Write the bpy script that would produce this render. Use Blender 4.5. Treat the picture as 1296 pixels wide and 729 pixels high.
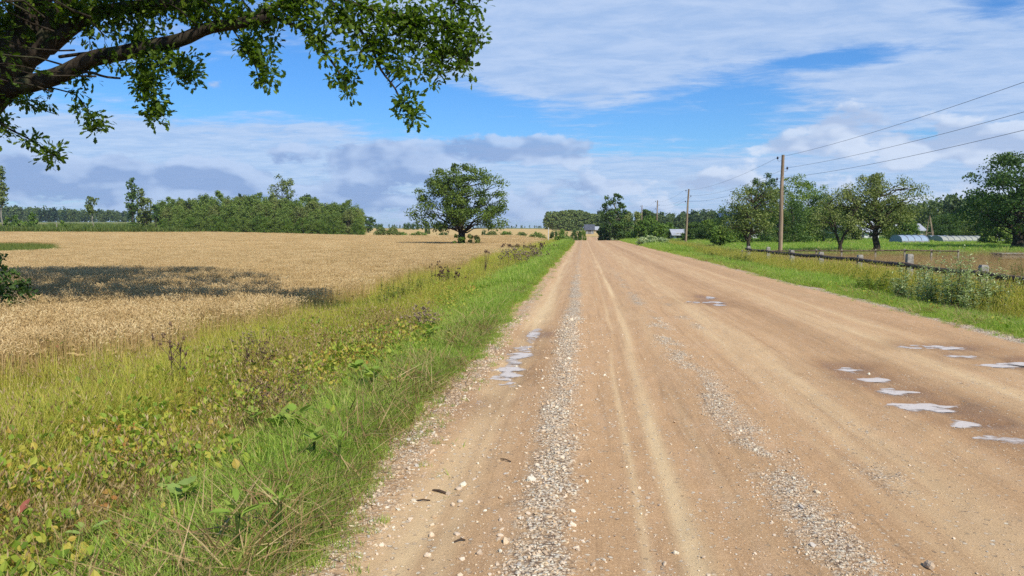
import bpy, math, random
import numpy as np
from mathutils import Vector, Matrix

random.seed(7)
RNG = np.random.default_rng(7)
SC = bpy.context.scene
COL = SC.collection
R = math.radians
for o in list(bpy.data.objects):
    bpy.data.objects.remove(o)

# ------------------------------------------------------------------ camera
W0, H0, FPX = 1296.0, 729.0, 950.0
YAW, PITCH, CAMZ = 5.35, 4.3, 1.6
cd = bpy.data.cameras.new('camera')
cam = bpy.data.objects.new('camera', cd)
COL.objects.link(cam)
cam.location = (0, 0, CAMZ)
cam.rotation_euler = (R(90 - PITCH), 0, R(YAW))
cd.sensor_width = 36
cd.lens = FPX / W0 * 36
cd.clip_start = 0.05
cd.clip_end = 9000
SC.camera = cam
CM = cam.rotation_euler.to_matrix()


def ray(px, py):
    v = CM @ Vector(((px - W0 / 2) / FPX, -(py - H0 / 2) / FPX, -1.0))
    return v.normalized()


def at(px, py, Y):
    d = ray(px, py)
    return Vector((0, 0, CAMZ)) + d * (Y / d.y)


# ------------------------------------------------------------------ exposure
SC.view_settings.view_transform = 'Standard'
SC.view_settings.look = 'None'
SC.view_settings.gamma = 1.0
SC.view_settings.exposure = 0.22
SC.render.film_transparent = False
SC.cycles.max_bounces = 6
SC.cycles.diffuse_bounces = 3
SC.cycles.transmission_bounces = 4
SC.cycles.transparent_max_bounces = 8
SC.cycles.volume_bounces = 0
SC.cycles.use_denoising = False

# ------------------------------------------------------------------ sun
SUN_EL = 42.0
LX, LY = -0.60, 0.80            # horizontal travel of the light
sd = bpy.data.lights.new('sun', 'SUN')
sd.energy = 4.3
sd.angle = R(0.5)
sd.color = (1.0, 0.95, 0.86)
sun = bpy.data.objects.new('sun', sd)
COL.objects.link(sun)
lv = Vector((LX * math.cos(R(SUN_EL)), LY * math.cos(R(SUN_EL)), -math.sin(R(SUN_EL))))
sun.rotation_euler = lv.to_track_quat('-Z', 'Y').to_euler()
sun.location = (0, 0, 60)


# ------------------------------------------------------------------ node helpers
class NT:
    def __init__(s, tree):
        s.t = tree
        s.n = tree.nodes
        s.l = tree.links

    def new(s, typ, **kw):
        nd = s.n.new(typ)
        for k, v in kw.items():
            setattr(nd, k, v)
        return nd

    def put(s, sock, v):
        if isinstance(v, bpy.types.NodeSocket):
            s.l.new(v, sock)
        elif v is not None:
            sock.default_value = v

    def math(s, op, a, b=None, c=None, clamp=False):
        nd = s.new('ShaderNodeMath', operation=op)
        nd.use_clamp = clamp
        s.put(nd.inputs[0], a)
        if b is not None:
            s.put(nd.inputs[1], b)
        if c is not None:
            s.put(nd.inputs[2], c)
        return nd.outputs[0]

    def vmath(s, op, a, b=None, out=0):
        nd = s.new('ShaderNodeVectorMath', operation=op)
        s.put(nd.inputs[0], a)
        if b is not None:
            s.put(nd.inputs[1], b)
        return nd.outputs[out]

    def comb(s, x, y, z=0.0):
        nd = s.new('ShaderNodeCombineXYZ')
        s.put(nd.inputs[0], x)
        s.put(nd.inputs[1], y)
        s.put(nd.inputs[2], z)
        return nd.outputs[0]

    def noise(s, vec, scale, detail=4.0, rough=0.55, dist=0.0, out=0):
        nd = s.new('ShaderNodeTexNoise')
        s.put(nd.inputs['Vector'], vec)
        nd.inputs['Scale'].default_value = scale
        nd.inputs['Detail'].default_value = detail
        nd.inputs['Roughness'].default_value = rough
        nd.inputs['Distortion'].default_value = dist
        return nd.outputs[out]

    def maprange(s, v, a, b, c=0.0, d=1.0, smooth=True):
        nd = s.new('ShaderNodeMapRange')
        if smooth:
            nd.interpolation_type = 'SMOOTHSTEP'
        s.put(nd.inputs[0], v)
        for i, q in enumerate((a, b, c, d)):
            s.put(nd.inputs[i + 1], q)
        return nd.outputs[0]

    def mix(s, f, a, b, blend='MIX'):
        nd = s.new('ShaderNodeMix', data_type='RGBA', blend_type=blend)
        s.put(nd.inputs[0], f)
        for i, q in ((6, a), (7, b)):
            if isinstance(q, (tuple, list)):
                q = (*q[:3], 1.0)
            s.put(nd.inputs[i], q)
        return nd.outputs[2]

    def ramp(s, f, stops):
        nd = s.new('ShaderNodeValToRGB')
        e = nd.color_ramp.elements
        while len(e) < len(stops):
            e.new(0.5)
        for q, (p, c) in zip(e, stops):
            q.position = p
            q.color = (*c, 1.0)
        s.put(nd.inputs[0], f)
        return nd.outputs[0]


# ------------------------------------------------------------------ world: sky with clouds
world = bpy.data.worlds.new('World')
SC.world = world
world.use_nodes = True
w = NT(world.node_tree)
w.n.clear()
wout = w.new('ShaderNodeOutputWorld')
wbg = w.new('ShaderNodeBackground')
w.l.new(wbg.outputs[0], wout.inputs[0])
wbg.inputs['Strength'].default_value = 0.10
sky = w.new('ShaderNodeTexSky', sky_type='NISHITA')
sky.sun_disc = False
sky.sun_elevation = R(SUN_EL)
sky.sun_rotation = math.atan2(-LX, -LY)
sky.altitude = 100
sky.air_density = 1.0
sky.dust_density = 0.4
sky.ozone_density = 2.5
tc = w.new('ShaderNodeTexCoord')
dirv = w.vmath('NORMALIZE', tc.outputs['Generated'])
sx = w.new('ShaderNodeSeparateXYZ')
w.l.new(dirv, sx.inputs[0])
AZ = w.math('ARCTAN2', sx.outputs[0], sx.outputs[1])
EL = w.math('ARCSINE', sx.outputs[2])
ELP = w.math('MAXIMUM', EL, 0.0)


def azel(px, py):
    d = ray(px, py)
    return math.atan2(d.x, d.y), math.asin(d.z)


def blob(px, py, rx, ry, wt):
    a0, e0 = azel(px, py)
    a = w.math('MULTIPLY', w.math('SUBTRACT', AZ, a0), FPX / rx)
    e = w.math('MULTIPLY', w.math('SUBTRACT', EL, e0), FPX / ry)
    r2 = w.math('ADD', w.math('MULTIPLY', a, a), w.math('MULTIPLY', e, e))
    return w.math('MULTIPLY', w.math('POWER', 2.718, w.math('MULTIPLY', r2, -1.0)), wt)


def blobs(lst):
    s = None
    for b in lst:
        v = blob(*b)
        s = v if s is None else w.math('ADD', s, v)
    return s


# blue of the clear sky: the Sky Texture with the saturation of the photograph
hsv = w.new('ShaderNodeHueSaturation')
hsv.inputs['Saturation'].default_value = 1.25
hsv.inputs['Value'].default_value = 1.35
w.l.new(sky.outputs[0], hsv.inputs['Color'])
base = w.mix(w.maprange(EL, 0.0, 0.20), w.mix(1.0, hsv.outputs[0], (0.38, 0.66, 0.84), 'MULTIPLY'), w.mix(1.0, hsv.outputs[0], (0.36, 0.66, 0.94), 'MULTIPLY'))
# haze whitening towards the horizon, all round
base = w.mix(w.maprange(ELP, 0.0, 0.22, 0.34, 0.10), base, (3.6, 5.3, 8.2))

# high thin sheet: noise on a plane overhead gives the streaks their perspective
inv = w.math('DIVIDE', 1.0, w.math('ADD', w.math('MAXIMUM', sx.outputs[2], 0.0), 0.07))
PL = w.comb(w.math('MULTIPLY', sx.outputs[0], inv), w.math('MULTIPLY', sx.outputs[1], inv), 0.0)
mp = w.new('ShaderNodeMapping')
mp.inputs['Rotation'].default_value = (0, 0, R(24))
mp.inputs['Scale'].default_value = (0.8, 1.3, 1.0)
w.l.new(PL, mp.inputs[0])
nA = w.noise(mp.outputs[0], 0.8, 9.0, 0.60, 0.2)
nB = w.noise(mp.outputs[0], 4.5, 8.0, 0.66, 0.35)
nAB = w.math('ADD', w.math('MULTIPLY', nA, 0.56), w.math('MULTIPLY', nB, 0.50))
b1 = blobs([(820, 20, 300, 66, 0.30), (1240, 60, 240, 60, 0.24), (1180, 130, 190, 60, 0.16), (700, 100, 120, 40, 0.16),
            (190, 178, 260, 34, 0.24), (335, 146, 40, 8, 0.12), (400, 162, 60, 8, 0.12), (600, 30, 130, 60, 0.14),
            (650, 240, 900, 48, 0.30), (200, 60, 150, 60, 0.06), (830, 178, 70, 9, 0.10),
            (430, 112, 190, 40, -0.19), (600, 150, 100, 28, -0.16), (880, 165, 130, 28, -0.20), (1075, 72, 105, 14, -0.36),
            (960, 112, 90, 22, -0.18), (240, 120, 110, 24, -0.16), (1270, 10, 60, 14, -0.2), (1190, 165, 50, 12, -0.2)])
c1 = w.maprange(w.math('ADD', nAB, b1), 0.47, 0.74)
c1 = w.math('MULTIPLY', c1, 0.88)
sheetcol = w.mix(w.maprange(nB, 0.3, 0.7), (3.4, 4.8, 7.3), (4.7, 5.85, 7.9))
col = w.mix(c1, base, sheetcol)

# low cumulus and stratus banks in azimuth / elevation
PC = w.comb(w.math('MULTIPLY', AZ, 1.0), w.math('MULTIPLY', EL, 1.9), 0.0)
PC2 = w.vmath('ADD', PC, (0.010, 0.026, 0.0))
n1 = w.noise(PC, 11.0, 10.0, 0.60, 0.0)
n2 = w.noise(PC2, 11.0, 3.0, 0.5, 0.0)
n1s = w.noise(PC, 11.0, 3.0, 0.5, 0.0)
b2 = blobs([(110, 226, 210, 24, 0.22), (250, 240, 180, 20, 0.12), (470, 200, 90, 24, 0.26), (575, 188, 70, 20, 0.22), (700, 188, 52, 20, 0.36),
            (1085, 155, 75, 26, 0.30), (1210, 184, 90, 18, 0.22), (985, 182, 45, 14, 0.20), (1290, 165, 60, 18, 0.16),
            (1260, 228, 120, 20, 0.16), (850, 232, 110, 13, 0.18), (620, 240, 150, 16, 0.14), (90, 215, 60, 14, 0.08),
            (420, 258, 160, 16, 0.16), (700, 264, 600, 12, 0.12), (270, 107, 28, 13, 0.30)])
low = w.maprange(EL, 0.09, 0.17, 0.0, -0.20)
d1 = w.math('ADD', w.math('ADD', n1, b2), low)
c2 = w.maprange(d1, 0.56, 0.655)
lit = w.maprange(w.math('SUBTRACT', w.math('ADD', w.math('MULTIPLY', n1s, .7), w.math('MULTIPLY', n1, .3)), n2), -0.09, 0.11)
warm = w.maprange(AZ, -0.20, 0.25, 0.0, 1.0)
shade = w.mix(warm, (2.2, 3.35, 5.9), (3.7, 4.7, 6.7))
brite = w.mix(warm, (4.6, 5.8, 8.0), (6.2, 7.0, 8.4))
thick = w.maprange(d1, 0.62, 0.90, 0.0, 1.0)
lit2 = w.math('SUBTRACT', lit, w.math('MULTIPLY', thick, 0.40), clamp=True)
ccol = w.mix(lit2, shade, brite)
col = w.mix(w.math('MULTIPLY', c2, 0.80), col, ccol)
# pale strip of far sky low on the horizon
col = w.mix(w.maprange(ELP, 0.0, 0.03, 0.45, 0.0), col, (4.6, 5.9, 7.9))
w.l.new(col, wbg.inputs['Color'])


# ------------------------------------------------------------------ numpy noise and terrain
def _h(ix, iy, s):
    v = np.sin(ix * 127.1 + iy * 311.7 + s * 74.7) * 43758.5453
    return v - np.floor(v)


def vnoise(x, y, s=0):
    ix, iy = np.floor(x), np.floor(y)
    fx, fy = x - ix, y - iy
    fx = fx * fx * (3 - 2 * fx)
    fy = fy * fy * (3 - 2 * fy)
    a, b = _h(ix, iy, s), _h(ix + 1, iy, s)
    c, d = _h(ix, iy + 1, s), _h(ix + 1, iy + 1, s)
    return (a + (b - a) * fx) * (1 - fy) + (c + (d - c) * fx) * fy


def fbm(x, y, s=0, o=4):
    r, a, t = 0.0, 1.0, 0.0
    for k in range(o):
        r = r + a * vnoise(x, y, s + k)
        t += a
        a *= 0.5
        x = x * 2.03
        y = y * 2.03
    return r / t


def sst(a, b, x):
    t = np.clip((x - a) / (b - a), 0, 1)
    return t * t * (3 - 2 * t)


def smi(y, ys, zs):          # smooth table lookup
    r = 0
    for k, wgt in ((-0.10, .25), (0, .5), (0.10, .25)):
        r = r + wgt * np.interp(y * (1 + k), ys, zs)
    return r


def HT(x, y):
    """height of the ground, road surface at z = 0 near the camera"""
    x = np.asarray(x, float)
    y = np.asarray(y, float)
    yy = np.maximum(y, 1.0)
    zl = smi(y, [0, 60, 90, 160, 330, 600, 1500, 4000], [0, 0, -.08, .42, 3.1, 5.0, 7, 9])
    rat = -x / yy
    zl = zl + sst(0.22, 0.60, rat) * smi(y, [0, 60, 160, 300, 600, 1500, 4000], [0, 0, .75, 2.4, 5.5, 8, 10])
    zr = smi(y, [0, 30, 110, 300, 600, 4000], [0, 0, .72, 2.6, 5, 9])
    zc = smi(y, [0, 150, 178, 215, 300, 600, 4000], [0, 0, -1.1, -.4, 1.9, 4.5, 9])
    wl = sst(-5, -16, x)
    wr = sst(8, 16, x)
    z = zl * wl + zr * wr + zc * (1 - wl - wr)
    drop = -0.30 * sst(-1.5, -3.4, x) - 0.30 * sst(-4.0, -6.6, x)
    drop = drop - 0.42 * sst(6.9, 9.0, x)
    far = 1 - sst(150, 260, y) * 0.0
    und = (fbm(x * .35, y * .35, 3, 2) - .5) * 0.10 * sst(-2.0, -3.0, x) + (fbm(x * .35, y * .35, 3, 2) - .5) * 0.12 * sst(7.2, 8.4, x)
    big = (fbm(x * .02, y * .02, 9, 2) - .5) * 0.5 * sst(14, 40, np.abs(x)) * sst(20, 60, y)
    return z + drop * far + und + big * 0.5


def Hs(x, y):
    return float(HT(x, y))


def gx(px, Y):
    """point on the ground at depth Y in the column px of the photograph"""
    d = ray(px, 293)
    X = d.x / d.y * Y
    return X, Y, Hs(X, Y)


def hit(px, py, dz=0.0):
    """where the ray through a pixel meets the ground raised by dz"""
    d = ray(px, py)
    t = 1.0
    while t < 3000:
        x, y, z = d.x * t, d.y * t, CAMZ + d.z * t
        if z < Hs(x, y) + dz:
            return Vector((x, y, Hs(x, y)))
        t *= 1.01
    return Vector((d.x * 300, d.y * 300, 0))


# ------------------------------------------------------------------ object helpers
def tag(o, label=None, cat=None, group=None, kind=None):
    for k, v in (('label', label), ('category', cat), ('group', group), ('kind', kind)):
        if v:
            o[k] = v
    return o


def empty(name, loc, rz=0.0):
    o = bpy.data.objects.new(name, None)
    COL.objects.link(o)
    o.location = loc
    o.rotation_euler = (0, 0, rz)
    o.empty_display_size = 0.2
    return o


def copy_tree(o, parent=None):
    c = o.copy()
    COL.objects.link(c)
    c.parent = parent
    for ch in o.children:
        copy_tree(ch, c)
    return c


class MB:
    def __init__(s):
        s.V, s.T, s.Q, s.A, s.n = [], [], [], [], 0
        s.G = []

    def add(s, v, f, rnd=None):
        v = np.asarray(v, float).reshape(-1, 3)
        f = np.asarray(f, int)
        s.V.append(v)
        (s.T if f.shape[1] == 3 else s.Q).append(f + s.n)
        if rnd is None:
            rnd = np.zeros(len(v))
        s.A.append(np.broadcast_to(np.asarray(rnd, float), (len(v),)))
        s.n += len(v)

    def cards(s, C, X, Y, Z, tv, tf, size, rnd=None):
        """many copies of a small template: C centres (N,3), axes (N,3), template tv (k,3)"""
        C, X, Y, Z = (np.asarray(q, float) for q in (C, X, Y, Z))
        N, k = len(C), len(tv)
        size = np.broadcast_to(np.asarray(size, float), (N,))
        P = C[:, None, :] + size[:, None, None] * (X[:, None, :] * tv[None, :, 0:1] + Y[:, None, :] * tv[None, :, 1:2] + Z[:, None, :] * tv[None, :, 2:3])
        F = (np.arange(N) * k)[:, None, None] + np.asarray(tf, int)[None]
        if rnd is None:
            rnd = RNG.random(N)
        s.add(P.reshape(-1, 3), F.reshape(-1, F.shape[2]), np.repeat(rnd, k))

    def tube(s, pts, rad, n=6, rnd=0.0, cap=False):
        pts = np.asarray(pts, float)
        m = len(pts)
        rad = np.broadcast_to(np.asarray(rad, float), (m,))
        tan = np.gradient(pts, axis=0)
        tan /= np.linalg.norm(tan, axis=1)[:, None] + 1e-9
        up = np.array([0.0, 0.0, 1.0]) if abs(tan[0][2]) < .9 else np.array([1.0, 0, 0])
        a = np.cross(tan, up)
        a /= np.linalg.norm(a, axis=1)[:, None] + 1e-9
        b = np.cross(tan, a)
        th = np.linspace(0, 2 * np.pi, n, endpoint=False)
        P = pts[:, None, :] + rad[:, None, None] * (a[:, None, :] * np.cos(th)[None, :, None] + b[:, None, :] * np.sin(th)[None, :, None])
        i = np.arange(m - 1)[:, None] * n
        j = np.arange(n)[None, :]
        j2 = (j + 1) % n
        F = np.stack([i + j, i + n + j, i + n + j2, i + j2], -1).reshape(-1, 4)
        base = s.n
        s.add(P.reshape(-1, 3), F, rnd)
        if cap:
            for r0, c in ((0, pts[0]), (m - 1, pts[-1])):
                s.add(np.vstack([P[r0], c[None]]), [[q, (q + 1) % n, n] if r0 else [(q + 1) % n, q, n] for q in range(n)], rnd)

    def box(s, x0, x1, y0, y1, z0, z1, rnd=0.0):
        v = [(x, y, z) for x in (x0, x1) for y in (y0, y1) for z in (z0, z1)]
        f = [(0, 1, 3, 2), (4, 6, 7, 5), (0, 4, 5, 1), (2, 3, 7, 6), (0, 2, 6, 4), (1, 5, 7, 3)]
        s.add(v, f, rnd)

    def mesh(s, name, smooth=False):
        V = np.vstack(s.V)
        T = np.vstack(s.T) if s.T else np.zeros((0, 3), int)
        Q = np.vstack(s.Q) if s.Q else np.zeros((0, 4), int)
        me = bpy.data.meshes.new(name)
        me.vertices.add(len(V))
        me.vertices.foreach_set('co', V.astype(np.float32).ravel())
        loops = np.concatenate([T.ravel(), Q.ravel()]).astype(np.int32)
        me.loops.add(len(loops))
        me.loops.foreach_set('vertex_index', loops)
        nt, nq = len(T), len(Q)
        me.polygons.add(nt + nq)
        st = np.concatenate([np.arange(nt) * 3, nt * 3 + np.arange(nq) * 4]).astype(np.int32)
        me.polygons.foreach_set('loop_start', st)
        me.polygons.foreach_set('loop_total', np.concatenate([np.full(nt, 3), np.full(nq, 4)]).astype(np.int32))
        me.polygons.foreach_set('use_smooth', np.full(nt + nq, smooth))
        at_ = me.attributes.new('rnd', 'FLOAT', 'POINT')
        at_.data.foreach_set('value', np.concatenate(s.A).astype(np.float32))
        me.update(calc_edges=True)
        return me

    def build(s, name, mat, parent=None, smooth=False, loc=None):
        me = s.mesh(name, smooth)
        me.materials.append(mat)
        o = bpy.data.objects.new(name, me)
        COL.objects.link(o)
        if parent is not None:
            o.parent = parent
        if loc is not None:
            o.location = loc
        return o


# ------------------------------------------------------------------ materials
def material(name):
    m = bpy.data.materials.new(name)
    m.use_nodes = True
    t = NT(m.node_tree)
    t.n.clear()
    out = t.new('ShaderNodeOutputMaterial')
    return m, t, out


def attr(t, name, typ='GEOMETRY', out='Fac'):
    nd = t.new('ShaderNodeAttribute', attribute_name=name, attribute_type=typ)
    return nd.outputs[out]


def principled(t, out, col, rough=0.8, spec=0.3, bump=None, strength=0.3, dist=0.02, **kw):
    p = t.new('ShaderNodeBsdfPrincipled')
    if isinstance(col, tuple):
        col = (*col[:3], 1.0)
    t.put(p.inputs['Base Color'], col)
    t.put(p.inputs['Roughness'], rough)
    t.put(p.inputs['Specular IOR Level'], spec)
    for k, v in kw.items():
        t.put(p.inputs[k], v)
    if bump is not None:
        b = t.new('ShaderNodeBump')
        b.inputs['Strength'].default_value = strength
        b.inputs['Distance'].default_value = dist
        t.put(b.inputs['Height'], bump)
        t.l.new(b.outputs[0], p.inputs['Normal'])
    t.l.new(p.outputs[0], out.inputs[0])
    return p


def leafmat(name, stops, transl=0.35, tcol=(1.25, 1.3, 0.6), instance=False, rough=0.55, spatial=0.0, spec=0.25):
    """foliage: colour from the random value of each leaf, part of the light passes through"""
    m, t, out = material(name)
    r = attr(t, 'rnd')
    oi = t.new('ShaderNodeObjectInfo')
    f = t.math('ADD', t.math('MULTIPLY', r, 0.75 if instance else 0.85), t.math('MULTIPLY', t.math('SUBTRACT', oi.outputs['Random'], 0.2 if instance else 0.0), 0.45 if instance else 0.15))
    if spatial:
        g = t.new('ShaderNodeNewGeometry')
        f = t.math('ADD', f, t.math('MULTIPLY', t.math('SUBTRACT', t.noise(g.outputs['Position'], spatial, 2.0), 0.5), 0.9), clamp=True)
    c = t.ramp(f, stops)
    p = t.new('ShaderNodeBsdfPrincipled')
    t.put(p.inputs['Base Color'], c)
    p.inputs['Roughness'].default_value = rough
    p.inputs['Specular IOR Level'].default_value = spec
    tr = t.new('ShaderNodeBsdfTranslucent')
    t.put(tr.inputs[0], t.mix(1.0, c, tcol, 'MULTIPLY'))
    mx = t.new('ShaderNodeMixShader')
    mx.inputs[0].default_value = transl
    t.l.new(p.outputs[0], mx.inputs[1])
    t.l.new(tr.outputs[0], mx.inputs[2])
    t.l.new(mx.outputs[0], out.inputs[0])
    return m


M = {}
M['oak_near'] = leafmat('near oak leaves', [(0, (0.036, 0.067, 0.009)), (.5, (0.080, 0.135, 0.013)), (1, (0.214, 0.284, 0.028))], .42, (1.4, 1.7, .4), spec=.2)
M['oak'] = leafmat('oak leaves', [(0, (0.058, 0.095, 0.018)), (.5, (0.108, 0.167, 0.025)), (1, (0.217, 0.278, 0.043))], .3)
M['dark_oak'] = leafmat('dark oak leaves', [(0, (0.044, 0.088, 0.021)), (.6, (0.080, 0.140, 0.027)), (1, (0.150, 0.229, 0.039))], .28)
M['thicket'] = leafmat('thicket leaves', [(0, (0.107, 0.158, 0.032)), (.5, (0.180, 0.252, 0.047)), (1, (0.288, 0.357, 0.080))], .3)
M['willow'] = leafmat('willow leaves', [(0, (0.128, 0.157, 0.042)), (.5, (0.204, 0.239, 0.062)), (1, (0.340, 0.358, 0.119))], .3)
M['birch'] = leafmat('birch leaves', [(0, (0.089, 0.126, 0.031)), (.5, (0.151, 0.195, 0.043)), (1, (0.267, 0.298, 0.089))], .3)
M['shrub'] = leafmat('shrub leaves', [(0, (0.070, 0.131, 0.021)), (.5, (0.120, 0.202, 0.027)), (1, (0.240, 0.316, 0.045))], .3)
M['grey_willow'] = leafmat('grey green leaves', [(0, (0.188, 0.258, 0.115)), (.5, (0.348, 0.423, 0.191)), (1, (0.721, 0.750, 0.421))], .25)
M['conifer'] = leafmat('spruce needles', [(0, (0.018, 0.042, 0.018)), (.6, (0.033, 0.068, 0.027)), (1, (0.060, 0.105, 0.038))], .1)
M['forest'] = leafmat('forest leaves', [(0, (0.050, 0.088, 0.028)), (.5, (0.089, 0.133, 0.038)), (1, (0.176, 0.221, 0.056))], .2)
M['forest_pale'] = leafmat('pale forest leaves', [(0, (0.103, 0.154, 0.053)), (.5, (0.175, 0.231, 0.065)), (1, (0.322, 0.359, 0.119))], .2)
M['grass_short'] = leafmat('short grass', [(0, (0.172, 0.258, 0.035)), (.4, (0.287, 0.414, 0.055)), (.75, (0.437, 0.526, 0.090)), (.9, (0.621, 0.560, 0.200)), (1, (0.529, 0.381, 0.180))], .42, (1.1, 1.3, .5), True)
M['grass_tall'] = leafmat('tall grass', [(0, (0.193, 0.228, 0.028)), (.35, (0.411, 0.422, 0.052)), (.7, (0.629, 0.560, 0.095)), (.88, (0.750, 0.594, 0.209)), (1, (0.508, 0.320, 0.133))], .42, (1.1, 1.2, .55), True)
M['grass_dry'] = leafmat('dry stems', [(0, (.13, .075, .03)), (.5, (.34, .22, .085)), (1, (.56, .43, .20))], .25, (1, 1, .8), True)
M['ground_leaf'] = leafmat('low leaves', [(0, (0.138, 0.213, 0.025)), (.28, (0.250, 0.362, 0.040)), (.55, (0.425, 0.450, 0.060)), (.82, (0.575, 0.450, 0.080)), (1, (0.475, 0.213, 0.060))], .4, (1.1, 1.2, .5), True)
M['nettle'] = leafmat('weed leaves', [(0, (0.086, 0.135, 0.025)), (.5, (0.154, 0.225, 0.038)), (1, (0.342, 0.375, 0.076))], .32, (1.1, 1.2, .5), True)
M['thistle'] = leafmat('thistle', [(0, (0.120, 0.095, 0.045)), (.5, (0.220, 0.168, 0.090)), (1, (0.420, 0.294, 0.210))], .2, (1, 1, 1), True)
M['brownhead'] = leafmat('brown seed heads', [(0, (.05, .028, .018)), (.5, (.10, .055, .03)), (1, (.18, .11, .06))], .1, (1, 1, 1), True)
M['wheat'] = leafmat('wheat', [(0, (0.307, 0.200, 0.075)), (.4, (0.548, 0.384, 0.164)), (.8, (0.722, 0.525, 0.255)), (1, (0.816, 0.651, 0.350))], .25, (1.1, 1, .7), True, rough=.6)
M['wheat_green'] = leafmat('green stems', [(0, (.07, .12, .02)), (.5, (.13, .18, .03)), (1, (.25, .27, .06))], .3, (1.1, 1.2, .5), True)
LEAFC = {
    'yellow': [(0, (.36, .33, .05)), (1, (.52, .46, .10))], 'green': [(0, (.19, .29, .04)), (1, (.30, .42, .075))],
    'orange': [(0, (.42, .25, .06)), (1, (.56, .36, .12))], 'red': [(0, (.30, .09, .06)), (1, (.50, .18, .13))],
    'lime': [(0, (.26, .34, .05)), (1, (.38, .46, .10))], 'grey': [(0, (.26, .36, .08)), (1, (.36, .46, .13))]}
for k, v in LEAFC.items():
    M['leaf_' + k] = leafmat(k + ' leaf', v, .35, (1.1, 1.1, .6), spec=.06, rough=.7)


def barkmat(name, c0, c1, sc=12.0, stretch=0.2):
    m, t, out = material(name)
    g = t.new('ShaderNodeTexCoord')
    v = t.vmath('MULTIPLY', g.outputs['Object'], (1.0, 1.0, stretch))
    n = t.noise(v, sc, 6.0, .65)
    n2 = t.noise(g.outputs['Object'], sc * .25, 3.0)
    c = t.mix(t.maprange(n, .35, .65), c0, c1)
    c = t.mix(t.maprange(n2, .5, .75, 0, .5), c, (.10, .12, .05))
    principled(t, out, c, .9, .1, bump=n, strength=.9, dist=.03)
    return m


M['bark'] = barkmat('oak bark', (.035, .026, .018), (.13, .105, .075), 9)
M['bark_dark'] = barkmat('dark bark', (.02, .015, .011), (.065, .05, .036), 8)
M['bark_pale'] = barkmat('pale bark', (.16, .13, .09), (.42, .38, .30), 7)
M['pole_wood'] = barkmat('pole wood', (.15, .10, .06), (.36, .27, .18), 10, .04)
M['rail_wood'] = barkmat('log wood', (.05, .035, .025), (.20, .14, .10), 8, .3)


def plain(name, col, rough=.7, spec=.3, nsc=8.0, var=.35, bump=.2, **kw):
    m, t, out = material(name)
    g = t.new('ShaderNodeTexCoord')
    n = t.noise(g.outputs['Object'], nsc, 5.0, .6)
    c = t.mix(t.maprange(n, .3, .7, 0, 1), tuple(q * (1 - var) for q in col), tuple(min(1, q * (1 + var * .4)) for q in col))
    principled(t, out, c, rough, spec, bump=n, strength=bump, dist=.02, **kw)
    return m


M['concrete'] = plain('concrete', (.33, .30, .25), .9, .2, 14)
M['white_wall'] = plain('white wall', (.66, .65, .62), .8, .2, 1.5, .15)
M['cream_wall'] = plain('cream wall', (.55, .46, .30), .8, .2, 1.5, .2)
M['grey_wall'] = plain('grey boards', (.30, .30, .30), .8, .2, 3)
M['dark_boards'] = plain('dark boards', (.07, .06, .06), .85, .2, 3)
M['roof_grey'] = plain('grey roof', (.42, .43, .45), .6, .3, 1.2, .2)
M['roof_dark'] = plain('dark roof', (.10, .105, .12), .7, .3, 2)
M['roof_blue'] = plain('blue roof', (.06, .10, .20), .6, .4, 2, .2)
M['roof_rust'] = plain('rusty roof', (.26, .15, .09), .8, .2, 2)
M['pane'] = plain('window glass', (.03, .04, .05), .1, .6, 1, .1, 0)
M['sheet_blue'] = plain('pale blue film', (.30, .38, .46), .7, .3, 2.5, .12, .3)
M['sheet_cream'] = plain('cream film', (.38, .38, .30), .7, .3, 2.5, .14, .3)
M['hoop'] = plain('hoop metal', (.33, .34, .36), .5, .4)
M['insulator'] = plain('insulator', (.012, .012, .02), .35, .5)
M['wire'] = plain('wire', (.055, .055, .065), .6, .3)
M['white_post'] = plain('white post', (.62, .60, .55), .7, .3)
M['twig'] = plain('twig', (.09, .06, .04), .9, .1)
M['old_post'] = plain('weathered post', (.30, .27, .22), .9, .2)
M['petal_white'] = plain('white petals', (.8, .8, .75), .7, .2)
M['petal_pink'] = plain('pink petals', (.55, .20, .28), .7, .2)

# puddle water
m, t, out = material('muddy water')
g = t.new('ShaderNodeTexCoord')
n = t.noise(g.outputs['Object'], 4.0, 3.0)
p_ = principled(t, out, t.mix(n, (.60, .50, .40), (.72, .63, .54)), .38, .3, bump=t.noise(g.outputs['Object'], 18.0, 2.0), strength=.05, dist=.01, IOR=1.33)
tr_ = t.new('ShaderNodeBsdfTransparent')
mx_ = t.new('ShaderNodeMixShader')
t.l.new(t.math('ADD', attr(t, 'rnd'), t.math('MULTIPLY', t.math('SUBTRACT', t.noise(g.outputs['Object'], 26.0, 4.0), .5), .5), clamp=True), mx_.inputs[0])
t.l.new(tr_.outputs[0], mx_.inputs[1])
t.l.new(p_.outputs[0], mx_.inputs[2])
t.l.new(mx_.outputs[0], out.inputs[0])
M['water'] = m

# ground under the plants
m, t, out = material('soil and litter')
g = t.new('ShaderNodeNewGeometry')
P = g.outputs['Position']
sp = t.new('ShaderNodeSeparateXYZ')
t.l.new(P, sp.inputs[0])
n1_ = t.noise(P, 9.0, 6.0, .7)
n2_ = t.noise(P, .8, 4.0)
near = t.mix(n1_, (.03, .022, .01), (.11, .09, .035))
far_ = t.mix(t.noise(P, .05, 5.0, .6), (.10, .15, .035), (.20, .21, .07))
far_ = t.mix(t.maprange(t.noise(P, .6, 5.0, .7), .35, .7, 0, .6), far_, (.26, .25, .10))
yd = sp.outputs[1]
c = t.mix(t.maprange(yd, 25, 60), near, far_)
strp = t.maprange(t.noise(t.vmath('MULTIPLY', P, (.004, .02, 0.0)), 1.0, 2.0), .42, .52)
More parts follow.
